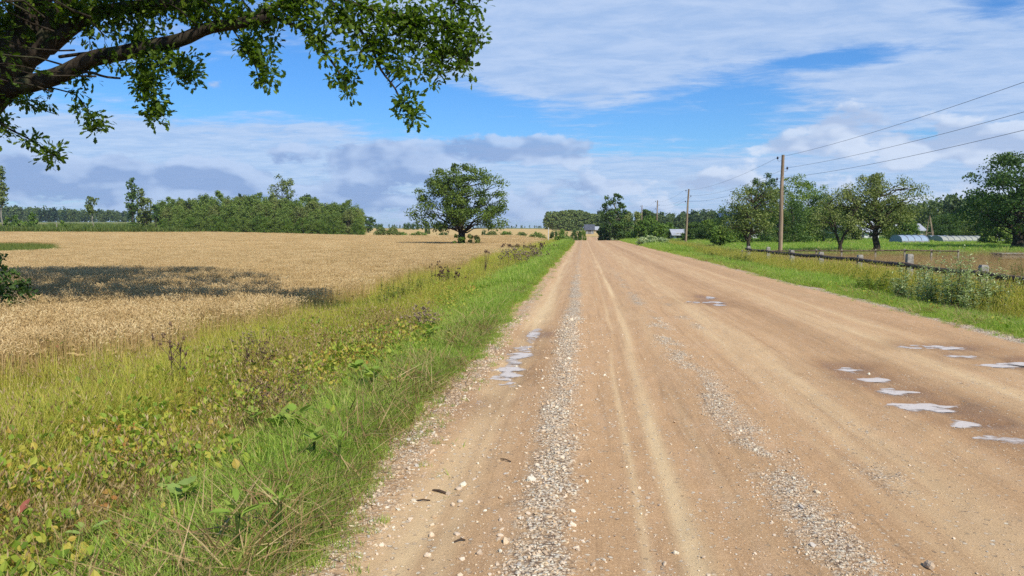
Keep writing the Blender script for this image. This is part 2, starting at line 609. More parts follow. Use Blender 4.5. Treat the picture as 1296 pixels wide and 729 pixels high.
# second wheat field far behind: golden
gold = t.mix(t.noise(P, 1.2, 5.0, .7), (0.448, 0.302, 0.111), (0.650, 0.458, 0.187))
a_ = attr(t, 'gold')
c = t.mix(a_, c, gold)
lawn = attr(t, 'lawn')
c = t.mix(lawn, c, t.mix(t.noise(P, 1.5, 6.0, .7), (.07, .16, .02), (.15, .26, .04)))
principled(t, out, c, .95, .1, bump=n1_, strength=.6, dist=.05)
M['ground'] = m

# stones
m, t, out = material('gravel stones')
oi = t.new('ShaderNodeObjectInfo')
g = t.new('ShaderNodeTexCoord')
c = t.ramp(oi.outputs['Random'], [(0, (0.379, 0.275, 0.179)), (.2, (0.606, 0.477, 0.337)), (.45, (0.808, 0.656, 0.474)), (.65, (0.632, 0.429, 0.232)), (.85, (0.850, 0.787, 0.590)), (1, (0.505, 0.466, 0.411))])
c = t.mix(t.maprange(t.noise(g.outputs['Object'], 2.5, 4.0), .3, .75, 0, .5), c, (0.505, 0.335, 0.179))
principled(t, out, c, .8, .25, bump=t.noise(g.outputs['Object'], 6.0, 4.0), strength=.3, dist=.1)
M['stone'] = m


# ------------------------------------------------------------------ the road
PUD = [  # x, y, half width, half length, depth
    (3.10, 9.15, .19, .20, .028), (3.12, 8.55, .25, .17, .030), (3.17, 7.90, .26, .17, .030), (3.22, 7.22, .36, .18, .034), (3.32, 6.62, .27, .14, .028), (3.36, 6.14, .20, .10, .020),
    (4.55, 10.9, .25, .20, .024), (5.10, 10.95, .25, .22, .026), (4.85, 10.2, .22, .16, .024), (5.15, 9.55, .34, .17, .030), (5.65, 9.6, .30, .14, .026), (5.3, 8.85, .20, .12, .022), (5.55, 8.35, .28, .14, .028),
    (2.75, 17.6, .42, .42, .030), (3.05, 18.8, .20, .4, .022), (2.95, 16.9, .16, .2, .02),
    (-0.84, 8.5, .20, .70, .036), (-0.78, 10.0, .18, .6, .030), (-0.68, 11.6, .12, .6, .02), (-1.0, 6.9, .08, .25, .014)]


def road_masks(x, y):
    wob = (fbm(y * .35, x * 0, 21, 2) - .5) * .22
    wob2 = (fbm(y * .5, x * 0 + 3, 31, 2) - .5) * .3
    st = fbm(x * 9, y * .35, 5, 4)             # streaks along the road
    st2 = fbm(x * 3.2, y * .12, 6, 3)
    fine = fbm(x * 8, y * 8, 8, 4)
    mid = fbm(x * 2, y * 1.2, 14, 3)
    g1 = np.exp(-((x + .18 + wob * .35) / .20) ** 2) * (.45 + .8 * (mid - .2))
    g2 = np.exp(-((x - 1.27 - wob2 * .3) / .24) ** 2) * np.clip(fbm(x * 3.5, y * 1.6 + x * 2, 15, 4) * 2.6 - .78, 0, .52)
    g3 = np.exp(-((x - 1.9 - wob) / .2) ** 2) * .5 * np.clip(mid * 3 - 1.2, 0, 1)
    g4 = np.exp(-((x + 1.2 + wob) / .28) ** 2) * .45
    g5 = np.exp(-((x - 6.55 + wob) / .28) ** 2) * .75
    g6 = np.exp(-((x - .32) / .25) ** 2) * .15
    gr = np.clip((g1 + g2 + g3 + g4 + g5 + g6) * (.55 + .9 * (fine - .2)) * (1 - .45 * sst(9, 40, y)), 0, 1)
    xt = .54 + .22 * sst(5, 17, y)
    sand = np.exp(-((x - xt - wob * .3) / .075) ** 2) * .9
    sand += np.exp(-((x - xt + .24 - wob * .5) / .03) ** 2) * .5
    sand += np.exp(-((x - 2.3 + wob) / .38) ** 2) * .5 + np.exp(-((x - 4.2 - wob) / .30) ** 2) * .45 + np.exp(-((x - 5.0 - wob) / .12) ** 2) * .3
    sand += np.exp(-((x + .80 + wob * .6) / .20) ** 2) * .75
    sand = sand * (.35 + .65 * (1 - sst(10, 45, y) * .7))
    sand = np.clip(sand * (.45 + 1.0 * st) + (st - .5) * .55 + (st2 - .5) * .5, 0, 1)
    wet = np.zeros_like(x)
    pit = np.zeros_like(x)
    pn = (fbm(x * 7, y * 11, 120, 4) - .48) * 3.2
    for (a, b, hw, hl, dp) in PUD:
        q = ((x - a) / hw) ** 2 + ((y - b) / hl) ** 2 + pn * (1.0 + ((x - a) / hw) ** 2 * .5)
        q = np.maximum(q, 0)
        pit = pit + dp * np.exp(-q * .9)
        q2 = ((x - a) / (hw + .22)) ** 2 + ((y - b) / (hl + .35)) ** 2
        wet = np.maximum(wet, np.exp(-q2 * .9))
    darkrow = np.exp(-((x - 3.55 + wob) / .28) ** 2) * .55 + np.exp(-((x - 5.55 - wob) / .3) ** 2) * .4
    darkrow += np.exp(-((x - 2.95 - wob) / .12) ** 2) * .35
    dr = np.clip(darkrow * (st * 1.7 - .25) + .25 * (mid - .5), 0, 1)
    wet = np.clip(wet * (.35 + mid) + dr, 0, 1)
    return gr, sand, wet, pit, fine, mid, wob


def road_height(x, y):
    gr, sand, wet, pit, fine, mid, wob = road_masks(x, y)
    z = HT(x * 0 + 2.5, y)
    z = z + 0.030 * np.exp(-((x + .20) / .26) ** 2) + .012 * np.exp(-((x - 1.33) / .25) ** 2)
    z = z - .010 * np.exp(-((x - .80) / .12) ** 2) - .006 * np.exp(-((x - .5) / .1) ** 2)
    z = z - .020 * np.exp(-((x - 3.25) / .4) ** 2) - .016 * np.exp(-((x - 5.1) / .4) ** 2) - .018 * np.exp(-((x + .85) / .2) ** 2)
    z = z + (fine - .5) * .018 + (mid - .5) * .022 + .004 * (fbm(x * .7, y * 5.5, 133, 2) - .5) + (fbm(x * 30, y * 30, 40, 2) - .5) * .006
    z = z - pit
    ed = (fbm(y * .9, x * 0, 50, 3) - .5) * .5
    z = z - .30 * sst(-1.55 + ed * .5, -3.0, x) - .34 * sst(6.9 + ed * .5, 8.3, x)
    return z


def growth(k0, k1, lo, hi):
    v = [lo]
    while v[-1] < hi:
        v.append(v[-1] + k0 + k1 * abs(v[-1]))
    return np.array(v)


ys = growth(.012, .0105, 1.0, 230.0)
xs = np.concatenate([np.arange(-2.9, 2.0, .024), np.arange(2.0, 8.2, .034)])
GX, GY = np.meshgrid(xs, ys)
GZ = road_height(GX, GY)
nx, ny = len(xs), len(ys)
mb = MB()
ii = np.arange(ny - 1)[:, None] * nx + np.arange(nx - 1)[None]
F = np.stack([ii, ii + 1, ii + nx + 1, ii + nx], -1).reshape(-1, 4)
mb.add(np.stack([GX, GY, GZ], -1).reshape(-1, 3), F)

m, t, out = material('dirt road')
g = t.new('ShaderNodeNewGeometry')
P = g.outputs['Position']
mk = t.new('ShaderNodeAttribute', attribute_name='mask')
sm = t.new('ShaderNodeSeparateColor')
t.l.new(mk.outputs['Color'], sm.inputs[0])
fine = t.noise(P, 70.0, 8.0, .85)
mid = t.noise(P, 6.0, 5.0, .65)
dirt = t.mix(mid, (0.658, 0.405, 0.194), (0.755, 0.480, 0.251))
stk = t.noise(t.vmath('MULTIPLY', P, (11.0, .22, 1.0)), 1.0, 5.0, .7)
dirt = t.mix(t.maprange(stk, .50, .66, 0, .55), dirt, (0.487, 0.301, 0.152))
stk2 = t.noise(t.vmath('MULTIPLY', P, (4.0, .9, 1.0)), 1.0, 5.0, .7)
dirt = t.mix(t.maprange(stk2, .48, .68, 0, .45), dirt, (0.829, 0.546, 0.311))
dirt = t.mix(t.maprange(fine, .35, .7), t.mix(1.0, dirt, (.60, .56, .52), 'MULTIPLY'), dirt)
c = t.mix(sm.outputs[1], dirt, t.mix(fine, (0.672, 0.462, 0.235), (0.784, 0.567, 0.306)))
vo = t.new('ShaderNodeTexVoronoi')
vo.inputs['Scale'].default_value = 46.0
t.l.new(P, vo.inputs['Vector'])
vs = t.new('ShaderNodeSeparateColor')
t.l.new(vo.outputs['Color'], vs.inputs[0])
peb = t.ramp(vs.outputs[0], [(0, (0.422, 0.293, 0.162)), (.3, (0.621, 0.469, 0.293)), (.6, (0.745, 0.598, 0.415)), (.85, (0.850, 0.751, 0.546)), (1, (0.596, 0.528, 0.425))])
peb = t.mix(t.maprange(vo.outputs['Distance'], .35, .75), peb, (.20, .13, .08))
gm = t.maprange(t.math('ADD', sm.outputs[0], t.math('MULTIPLY', t.math('SUBTRACT', t.noise(P, 24.0, 4.0), .5), .7)), .18, .55)
c = t.mix(gm, c, peb)
sp1 = t.maprange(vs.outputs[1], .93, .97, 0, .8)
c = t.mix(sp1, c, peb)
c = t.mix(t.math('MULTIPLY', sm.outputs[2], .75), c, t.mix(1.0, c, (.50, .42, .36), 'MULTIPLY'))
rg = t.maprange(sm.outputs[2], .4, 1.0, .92, .55)
bh = t.math('ADD', t.math('MULTIPLY', fine, .5), t.math('MULTIPLY', t.math('SUBTRACT', 1.0, vo.outputs['Distance']), t.math('MULTIPLY', gm, .7)))
principled(t, out, c, rg, .2, bump=bh, strength=1.0, dist=.016)
M['road'] = m
road = mb.build('road', m, smooth=True)
gr, sand, wet, pit, fi, mi, wo = road_masks(GX, GY)
ca = road.data.color_attributes.new('mask', 'FLOAT_COLOR', 'POINT')
ca.data.foreach_set('color', np.stack([gr, sand, wet, np.ones_like(gr)], -1).astype(np.float32).ravel())
tag(road, kind='structure')

# puddle sheets: level water lying in the hollows, clearer where it is shallow
for (a, b, hw, hl, dp) in PUD:
    t_ = np.linspace(-hw, hw, 40)
    base = float(np.median(road_height(a + t_, np.full(40, b)) + road_masks(a + t_, np.full(40, b))[3]))
    lev = base - dp * .56
    q_ = 44
    gx_, gy_ = np.meshgrid(np.linspace(-1.6, 1.6, q_) * hw, np.linspace(-1.6, 1.6, q_) * hl)
    dpt = lev - road_height(gx_ + a, gy_ + b)
    ii = np.arange(q_ - 1)[:, None] * q_ + np.arange(q_ - 1)[None]
    fc = np.stack([ii, ii + 1, ii + q_ + 1, ii + q_], -1).reshape(-1, 4)
    rr_ = ((gx_ / hw) ** 2 + (gy_ / hl) ** 2).ravel()
    fc = fc[(dpt.ravel()[fc].max(1) > -.002) & (rr_[fc].max(1) < 2.5)]
    if len(fc) == 0:
        continue
    mb = MB()
    mb.add(np.stack([gx_, gy_, gx_ * 0], -1).reshape(-1, 3), fc, np.clip(dpt.ravel() / .011, 0, 1) * np.clip((2.5 - rr_) * 1.2, 0, 1))
    o = mb.build('puddle', M['water'], loc=(a, b, lev))
    tag(o, kind='structure')

# ------------------------------------------------------------------ terrain sheet
px_ = growth(.25, .03, 0, 3500)
gxs = np.concatenate([-px_[::-1][:-1], px_]) + 2.0
gys = np.concatenate([-growth(.8, .06, 0, 600)[::-1][:-1], growth(.35, .022, 0, 4200)])
TX, TY = np.meshgrid(gxs, gys)
TZ = HT(TX, TY)
inroad = (TX > -2.6) & (TX < 7.9) & (TY > -4) & (TY < 228)
TZ = np.where(inroad, TZ - .22, TZ)
TZ = np.where((TX > -3.0) & (TX < 8.3) & (TY < 228), TZ - .05, TZ)
nx, ny = len(gxs), len(gys)
mb = MB()
ii = np.arange(ny - 1)[:, None] * nx + np.arange(nx - 1)[None]
mb.add(np.stack([TX, TY, TZ], -1).reshape(-1, 3), np.stack([ii, ii + 1, ii + nx + 1, ii + nx], -1).reshape(-1, 4))
terrain = mb.build('ground', M['ground'], smooth=True)
rat = -TX / np.maximum(TY, 1)
pxs = 737 - rat * FPX
gold = ((TY > 172) & (TX < -5) & (pxs > 440) & (TY < 420)).astype(float)
gold = np.maximum(gold, ((TY > 232) & (TX >= -8) & (TX < 6) & (TY < 300)).astype(float))
gold = np.maximum(gold, ((TY > 172) & (pxs < 250) & (TY < 420)) * np.clip(fbm(TX * .02, TY * .06, 77, 3) * 3 - 1.4, 0, .6))
gold = np.maximum(gold, .6 * sst(12.6, 14, TX) * sst(58, 55, TY) * (TY > 5))
lawn = sst(14, 18, TX) * sst(54, 60, TY) * (TY < 150)
for nm, arr in (('gold', gold), ('lawn', lawn)):
    a_ = terrain.data.attributes.new(nm, 'FLOAT', 'POINT')
    a_.data.foreach_set('value', arr.astype(np.float32).ravel())
tag(terrain, kind='structure')


# ------------------------------------------------------------------ scatter by geometry nodes (stuff only)
def blade_strip(h, wd, bend, seg=3, az=0.0, lean=0.0):
    ts = np.linspace(0, 1, seg + 1)
    y = bend * ts ** 2 + lean * ts
    z = h * ts * (1 - .25 * (bend / h) * ts)
    wv = wd * (1 - ts ** 1.6) * .5
    ca_, sa = math.cos(az), math.sin(az)
    V, Fc = [], []
    for k in range(seg):
        for sgn in (-1, 1):
            V.append((sgn * wv[k], y[k], z[k]))
    V.append((0, y[-1], z[-1]))
    for k in range(seg - 1):
        Fc.append((2 * k, 2 * k + 1, 2 * k + 3)), Fc.append((2 * k, 2 * k + 3, 2 * k + 2))
    Fc.append((2 * seg - 2, 2 * seg - 1, 2 * seg))
    V = np.array(V)
    Rz = np.array([[ca_, -sa, 0], [sa, ca_, 0], [0, 0, 1]])
    return V @ Rz.T, np.array(Fc)


def tuft(rng, n, rad, h0, h1, wd, bend, seg=3):
    b = MB()
    for i in range(n):
        h = rng.uniform(h0, h1)
        v, f = blade_strip(h, wd * rng.uniform(.6, 1.3), h * bend * rng.uniform(.2, 1.2), seg, rng.uniform(0, 6.28), h * .15 * rng.uniform(0, 1))
        r_ = rad * math.sqrt(rng.random())
        a = rng.uniform(0, 6.28)
        v = v + np.array([r_ * math.cos(a), r_ * math.sin(a), -.02])
        b.add(v, f, rng.random())
    return b


DIA = np.array([(0, 0, 0), (.5, .5, .08), (0, 1, 0), (-.5, .5, .08)])     # folded leaf: y along
DIAF = np.array([(0, 1, 2), (0, 2, 3)])


def unit(v):
    return v / (np.linalg.norm(v, axis=-1, keepdims=True) + 1e-9)


def frames(nrm, rng):
    up = rng.normal(size=nrm.shape)
    X = unit(np.cross(nrm, up))
    Y = np.cross(nrm, X)
    return X, Y


def heads(b, rng, n, rad, h0, h1, hl, hw, stem_w=.004, tilt=.25):
    """seed heads on thin stems"""
    for i in range(n):
        h = rng.uniform(h0, h1)
        a = rng.uniform(0, 6.28)
        r_ = rad * math.sqrt(rng.random())
        p0 = np.array([r_ * math.cos(a), r_ * math.sin(a), -.02])
        ln = rng.normal(size=2) * tilt * h * .5
        p1 = p0 + np.array([ln[0], ln[1], h])
        d = unit((p1 - p0)[None])[0]
        s_ = unit(np.cross(d, rng.normal(size=3))[None])[0]
        t_ = np.cross(d, s_)
        q = rng.random()
        b.add([p0 - s_ * stem_w * .5, p0 + s_ * stem_w * .5, p1], [(0, 1, 2)], q)
        L = hl * rng.uniform(.7, 1.2)
        dd = unit((d + np.array([ln[0], ln[1], -.1]) * .8 + rng.normal(size=3) * .12)[None])[0]
        c0 = p1 - d * .005
        mid_ = c0 + dd * L * .45
        e_ = c0 + dd * L
        wv = hw * rng.uniform(.7, 1.2)
        b.add([c0, mid_ + s_ * wv, mid_ + t_ * wv, mid_ - s_ * wv, mid_ - t_ * wv, e_],
              [(0, 1, 2), (0, 2, 3), (0, 3, 4), (0, 4, 1), (5, 2, 1), (5, 3, 2), (5, 4, 3), (5, 1, 4)], q)


def scatter(name, mat, variants, pts, scl, tilt=.12, rng=RNG, extra_sheet=None, rotz=None):
    coll = bpy.data.collections.new(name + ' pieces')
    for i, b in enumerate(variants):
        me = b if isinstance(b, bpy.types.Mesh) else b.mesh(name + '_piece')
        me.materials.clear()
        me.materials.append(mat)
        o = bpy.data.objects.new('%s_piece_%02d' % (name, i), me)
        coll.objects.link(o)
    N = len(pts)
    me = bpy.data.meshes.new(name)
    me.vertices.add(N)
    me.vertices.foreach_set('co', np.asarray(pts, np.float32).ravel())
    rot = np.stack([rng.normal(size=N) * tilt, rng.normal(size=N) * tilt, rng.uniform(0, 6.283, N) if rotz is None else rotz], -1)
    a = me.attributes.new('rot', 'FLOAT_VECTOR', 'POINT')
    a.data.foreach_set('vector', rot.astype(np.float32).ravel())
    a = me.attributes.new('scl', 'FLOAT', 'POINT')
    a.data.foreach_set('value', np.broadcast_to(scl, (N,)).astype(np.float32))
    a = me.attributes.new('pick', 'INT', 'POINT')
    a.data.foreach_set('value', rng.integers(0, len(variants), N).astype(np.int32))
    me.update()
    ob = bpy.data.objects.new(name, me)
    COL.objects.link(ob)
    ng = bpy.data.node_groups.new(name, 'GeometryNodeTree')
    ng.interface.new_socket('Geometry', in_out='INPUT', socket_type='NodeSocketGeometry')
    ng.interface.new_socket('Geometry', in_out='OUTPUT', socket_type='NodeSocketGeometry')
    N_ = ng.nodes
    gi, go = N_.new('NodeGroupInput'), N_.new('NodeGroupOutput')
    ip = N_.new('GeometryNodeInstanceOnPoints')
    ci = N_.new('GeometryNodeCollectionInfo')
    ci.inputs['Collection'].default_value = coll
    ci.inputs['Separate Children'].default_value = True
    ci.inputs['Reset Children'].default_value = True

    def na(nm, dt):
        q = N_.new('GeometryNodeInputNamedAttribute')
        q.data_type = dt
        q.inputs['Name'].default_value = nm
        return q.outputs['Attribute']
    L = ng.links
    L.new(gi.outputs[0], ip.inputs['Points'])
    L.new(ci.outputs[0], ip.inputs['Instance'])
    ip.inputs['Pick Instance'].default_value = True
    L.new(na('pick', 'INT'), ip.inputs['Instance Index'])
    L.new(na('rot', 'FLOAT_VECTOR'), ip.inputs['Rotation'])
    L.new(na('scl', 'FLOAT'), ip.inputs['Scale'])
    L.new(ip.outputs[0], go.inputs[0])
    md = ob.modifiers.new('scatter', 'NODES')
    md.node_group = ng
    tag(ob, kind='stuff')
    return ob


def sample(n, x0, x1, y0, y1, dens, rng=RNG, ypow=1.0):
    """n random ground points kept with probability dens(x, y); ypow > 1 crowds them towards y0"""
    u = rng.random(n) ** ypow
    y = y0 + (y1 - y0) * u
    x = rng.uniform(x0, x1, n)
    k = rng.random(n) < dens(x, y)
    x, y = x[k], y[k]
    return np.stack([x, y, HT(x, y)], -1)


def inview(x, y, m=.10):
    return (x > -(.79 + m) * y - 2.4) & (x < (.60 + m) * y + 1.8)


rg = np.random.default_rng(11)


def ledge(y):       # left edge of the growing grass
    return -1.48 + (fbm(y * .9, y * 0, 50, 3) - .5) * .5 + np.where(RNG.random(np.shape(y)) < .16, RNG.exponential(.16, np.shape(y)), RNG.normal(size=np.shape(y)) * .08)


def redge(y):
    return 6.68 + (fbm(y * .6, y * 0 + 7, 52, 3) - .5) * .4 - np.where(RNG.random(np.shape(y)) < .16, RNG.exponential(.16, np.shape(y)), RNG.normal(size=np.shape(y)) * .08)


def surf(p):        # drop points near the road on to the road sheet
    x, y = p[:, 0], p[:, 1]
    on = (x > -2.9) & (x < 8.2) & (y < 228) & (y > 1)
    z = p[:, 2].copy()
    z[on] = road_height(x[on], y[on])
    z = np.where(on, z, p[:, 2])
    p = p.copy()
    p[:, 2] = z
    return p


# short bright grass by the road, both sides
V = [tuft(rg, 34, .12, .05, .16, .007, .7) for _ in range(5)]
pa = sample(64000, -3.3, -1.0, .6, 22, lambda x, y: (x < ledge(y)) * np.clip(1.3 - sst(-1.7, -2.8, x) * (1.1 - .5 * sst(6, 10, y)) - .45 * (fbm(x * 3, y * 3, 60, 2) < .38), 0, 1) * inview(x, y), rg, 1.5)
pb = sample(26000, -3.3, -1.0, 20, 120, lambda x, y: (x < ledge(y)) * (1 - sst(-2.6, -3.3, x) * .85), rg, 1.5)
pc = sample(30000, 6.2, 9.2, 8, 28, lambda x, y: (x > redge(y)) * (1 - sst(8, 9.2, x) * .8) * inview(x, y), rg, 1.2)
pd = sample(24000, 6.2, 9.2, 26, 150, lambda x, y: (x > redge(y)) * (1 - sst(8, 9.2, x) * .8), rg, 1.4)
ps = surf(np.vstack([pa, pb, pc, pd]))
sc_ = rg.uniform(.7, 1.5, len(ps)) * (1 + .6 * (ps[:, 1] > 22)) * (1 + .7 * (ps[:, 1] > 60)) * np.where(ps[:, 0] < 0, .35 + 1.15 * sst(-1.1, -2.3, ps[:, 0]), .4 + 1.4 * sst(6.4, 8.4, ps[:, 0]))
scatter('short_grass', M['grass_short'], V, ps, sc_, .15, rg)

# tall mixed grass on the left verge
V = [tuft(rg, 30, .15, .16, .42, .006, .7) for _ in range(6)]


def dtall(x, y):
    nn = fbm(x * .8, y * .8, 70, 3)
    return sst(-2.1, -2.9, x + (nn - .5) * .8) * (x > -7.4) * inview(x, y) * np.clip(fbm(x * 1.3, y * 1.3, 71, 3) * 3.2 - .75, .12, 1)


pa = sample(32000, -7.4, -2.0, .8, 16, dtall, rg, 1.2)
pb = sample(24000, -7.2, -2.0, 14, 150, dtall, rg, 1.7)
ps = surf(np.vstack([pa, pb]))
sc_ = rg.uniform(.55, 1.15, len(ps)) * (.75 + .75 * sst(-2.6, -4.6, ps[:, 0])) * (1 + .5 * (ps[:, 1] > 40))
scatter('verge_grass', M['grass_tall'], V, ps, sc_, .2, rg)

# tall grass with seed heads on the right verge
V = []
for _ in range(5):
    b = tuft(rg, 26, .16, .25, .6, .007, .6)
    heads(b, rg, 7, .15, .5, .85, .10, .006)
    V.append(b)
pa = sample(16000, 7.8, 13.0, 10, 34, lambda x, y: sst(7.9, 9.0, x) * inview(x, y, .15), rg)
pb = sample(15000, 7.8, 13.0, 34, 150, lambda x, y: sst(7.9, 9.0, x), rg, 1.4)
ps = np.vstack([pa, pb])
scatter('tall_verge_grass', M['grass_tall'], V, surf(ps), rg.uniform(.6, 1.12, len(ps)) * (.55 + .45 * sst(8, 9.6, ps[:, 0])) * (1 - .50 * sst(9.9, 10.8, ps[:, 0])), .16, rg)

# dry brown stems through the verge
V = []
for _ in range(4):
    b = tuft(rg, 10, .18, .2, .5, .004, .8)
    heads(b, rg, 10, .2, .25, .6, .05, .007, .003, .5)
    V.append(b)
pa = sample(10000, -7.0, -2.2, 1.0, 14, lambda x, y: inview(x, y) * np.clip(fbm(x * 1.1, y * 1.1, 80, 3) * 3 - 1.0, 0.15, 1) * .75 * sst(-2.2, -3.2, x), rg, 1.2)
pb = sample(6000, -7.0, -2.6, 12, 130, lambda x, y: np.clip(fbm(x * .9, y * .5, 81, 3) * 3 - 1.1, 0.1, 1) * .6 * sst(-2.8, -4.2, x), rg, 1.6)
pc = sample(16000, 12.2, 36, 12, 58, lambda x, y: .9 * inview(x, y, .15), rg, 1)
pd = sample(5000, 8.4, 13, 14, 120, lambda x, y: .45 + 0 * x, rg, 1.2)
ps = surf(np.vstack([pa, pb, pc, pd]))
scatter('dry_stems', M['grass_dry'], V, ps, rg.uniform(.6, 1.1, len(ps)), .25, rg)

# dead grass lying flat in the verge
V = []
for _ in range(5):
    b = MB()
    for i in range(26):
        v, f = blade_strip(rg.uniform(.06, .16), .006, rg.uniform(.12, .3), 3, rg.uniform(0, 6.28), .1)
        v = v + np.array([rg.normal() * .1, rg.normal() * .1, -.01])
        b.add(v, f, rg.random())
    V.append(b)
pa = sample(15000, -7.0, -1.5, 1.0, 13, lambda x, y: (x < ledge(y)) * inview(x, y) * np.clip(fbm(x * 1.5, y * 1.5, 85, 3) * 3.5 - 1.2, .1, 1) * .8, rg, 1.3)
pb = sample(7000, -7.0, -1.6, 12, 60, lambda x, y: (x < ledge(y)) * np.clip(fbm(x * 1.5, y * .8, 86, 3) * 3.5 - 1.2, .1, 1) * .7, rg, 1.5)
pc = sample(3000, 6.5, 10, 9, 50, lambda x, y: (x > redge(y)) * .4, rg, 1.3)
ps = surf(np.vstack([pa, pb, pc]))
scatter('dead_grass', M['grass_dry'], V, ps, rg.uniform(.8, 1.5, len(ps)), .3, rg)

# low broad leaves between the grass
V = []
for _ in range(6):
    b = MB()
    n = 12
    th = rg.uniform(0, 6.28, n)
    nrm = unit(np.stack([np.cos(th) * .5, np.sin(th) * .5, np.ones(n)], -1) + rg.normal(size=(n, 3)) * .25)
    yy_ = unit(np.stack([np.cos(th), np.sin(th), .5 + rg.random(n)], -1))
    xx_ = unit(np.cross(yy_, nrm))
    C_ = np.stack([rg.normal(size=n) * .05, rg.normal(size=n) * .05, rg.uniform(.0, .12, n)], -1)
    tv = np.array([(0, 0, 0), (.28, .25, .05), (.34, .55, .06), (.16, .85, .02), (0, 1, -.04), (-.16, .85, .02), (-.34, .55, .06), (-.28, .25, .05)])
    tf = np.array([(0, 1, 2, 3), (0, 3, 4, 5), (0, 5, 6, 7)])
    b.cards(C_, xx_, yy_, np.cross(xx_, yy_), tv, tf, rg.uniform(.018, .045, n))
    V.append(b)
pa = sample(22000, -6.5, -1.3, 2.0, 12, lambda x, y: (x < ledge(y)) * inview(x, y) * np.clip(fbm(x * 1.6, y * 1.6, 90, 3) * 4 - 1.5, .08, 1) * .8 * sst(-1.7, -2.5, x), rg, 1.3)
pb = sample(9000, -6.5, -2.0, 12, 60, lambda x, y: np.clip(fbm(x * 1.6, y * .9, 91, 3) * 3 - 1.3, .05, 1) * .7, rg, 1.5)
pc = sample(2500, 6.6, 9.5, 9, 30, lambda x, y: (x > redge(y)) * .12, rg)
ps = surf(np.vstack([pa, pb, pc]))
ps[:, 2] += rg.uniform(0, .27, len(ps)) * sst(-1.8, -3.0, ps[:, 0])
scatter('low_leaves', M['ground_leaf'], V, ps, rg.uniform(.7, 1.7, len(ps)), .3, rg)

# ------------------------------------------------------------------ wheat
WX0 = -6.35


def wedge(y):
    return WX0 + (fbm(y * .25, y * 0, 55, 2) - .5) * 1.0


def wheat_patch(rng, size, n, ears_only=False):
    b = MB()
    for i in range(n):
        x, y = rng.uniform(-size / 2, size / 2, 2)
        h = rng.uniform(.70, .84)
        ln = rng.normal(size=2) * .05
        p1 = np.array([x + ln[0], y + ln[1], h])
        q = rng.random()
        s_ = np.array([math.cos(q * 40), math.sin(q * 40), 0])
        if not ears_only:
            p0 = np.array([x, y, 0.0])
            b.add([p0 - s_ * .002, p0 + s_ * .002, p1 + s_ * .0012, p1 - s_ * .0012], [(0, 1, 2, 3)], .2 + q * .5)
            if i % 3 == 0:
                pm = p0 + (p1 - p0) * rng.uniform(.35, .8)
                e_ = pm + np.array([rng.normal() * .09, rng.normal() * .09, rng.uniform(-.04, .08)])
                b.add([pm, (pm + e_) / 2 + np.array([.006, 0, .03]), e_], [(0, 1, 2)], q * .4)
        d = unit(np.array([[ln[0] * 9, ln[1] * 9, rng.uniform(-.2, 1.0)]]))[0]
        s2 = unit(np.cross(d, [0.3, .2, .9])[None])[0]
        t2 = np.cross(d, s2)
        L, wv = (rng.uniform(.07, .10), .0095) if ears_only else (rng.uniform(.055, .08), .0072)
        m1, e_ = p1 + d * L * .4, p1 + d * L
        b.add([p1, m1 + s2 * wv, m1 + t2 * wv, m1 - s2 * wv, m1 - t2 * wv, e_],
              [(0, 1, 2), (0, 2, 3), (0, 3, 4), (0, 4, 1), (5, 2, 1), (5, 3, 2), (5, 4, 3), (5, 1, 4)], .35 + q * .65)
    return b


def green_patch(x, y):      # the weedy green tongue in the wheat on the left
    return ((x + 76) / 14) ** 2 + ((y - 83) / 9.5) ** 2


GA, GB = hit(10, 318.5, .8).y, hit(10, 305.5, .8).y
GPY, GRY = (GA + GB) / 2, (GB - GA) / 2
GPX = gx(2, GPY)[0]


def ingreen(x, y):
    return ((x - GPX * y / GPY) / (.098 * y)) ** 2 + ((y - GPY) / GRY) ** 2 < 1.0 + (fbm(x * .3, y * .3, 66, 2) - .5) * .5


def grid_pts(x0, x1, y0, y1, st, keep):
    gx_, gy_ = np.meshgrid(np.arange(x0, x1, st), np.arange(y0, y1, st))
    x = gx_.ravel() + rg.uniform(-.15, .15, gx_.size) * st
    y = gy_.ravel() + rg.uniform(-.15, .15, gx_.size) * st
    k = keep(x, y)
    return np.stack([x[k], y[k], HT(x[k], y[k])], -1)


kw_ = lambda x, y: (x < wedge(y) + np.where(np.random.default_rng(1).random(np.shape(y)) < .4, .45, 0)) & inview(x, y, .12) & ~ingreen(x, y)
WV = [wheat_patch(rg, .6, 175) for _ in range(5)]
p1_ = grid_pts(-58, -5.5, 3.0, 52, .5, kw_)
scatter('wheat', M['wheat'], WV, p1_, rg.uniform(.93, 1.06, len(p1_)), .03, rg)
WV2 = [wheat_patch(rg, 1.7, 420, True) for _ in range(4)]
p2_ = grid_pts(-150, -5.5, 52, 170, 1.5, kw_)
scatter('distant_wheat', M['wheat'], WV2, p2_, rg.uniform(.97, 1.04, len(p2_)), .015, rg)

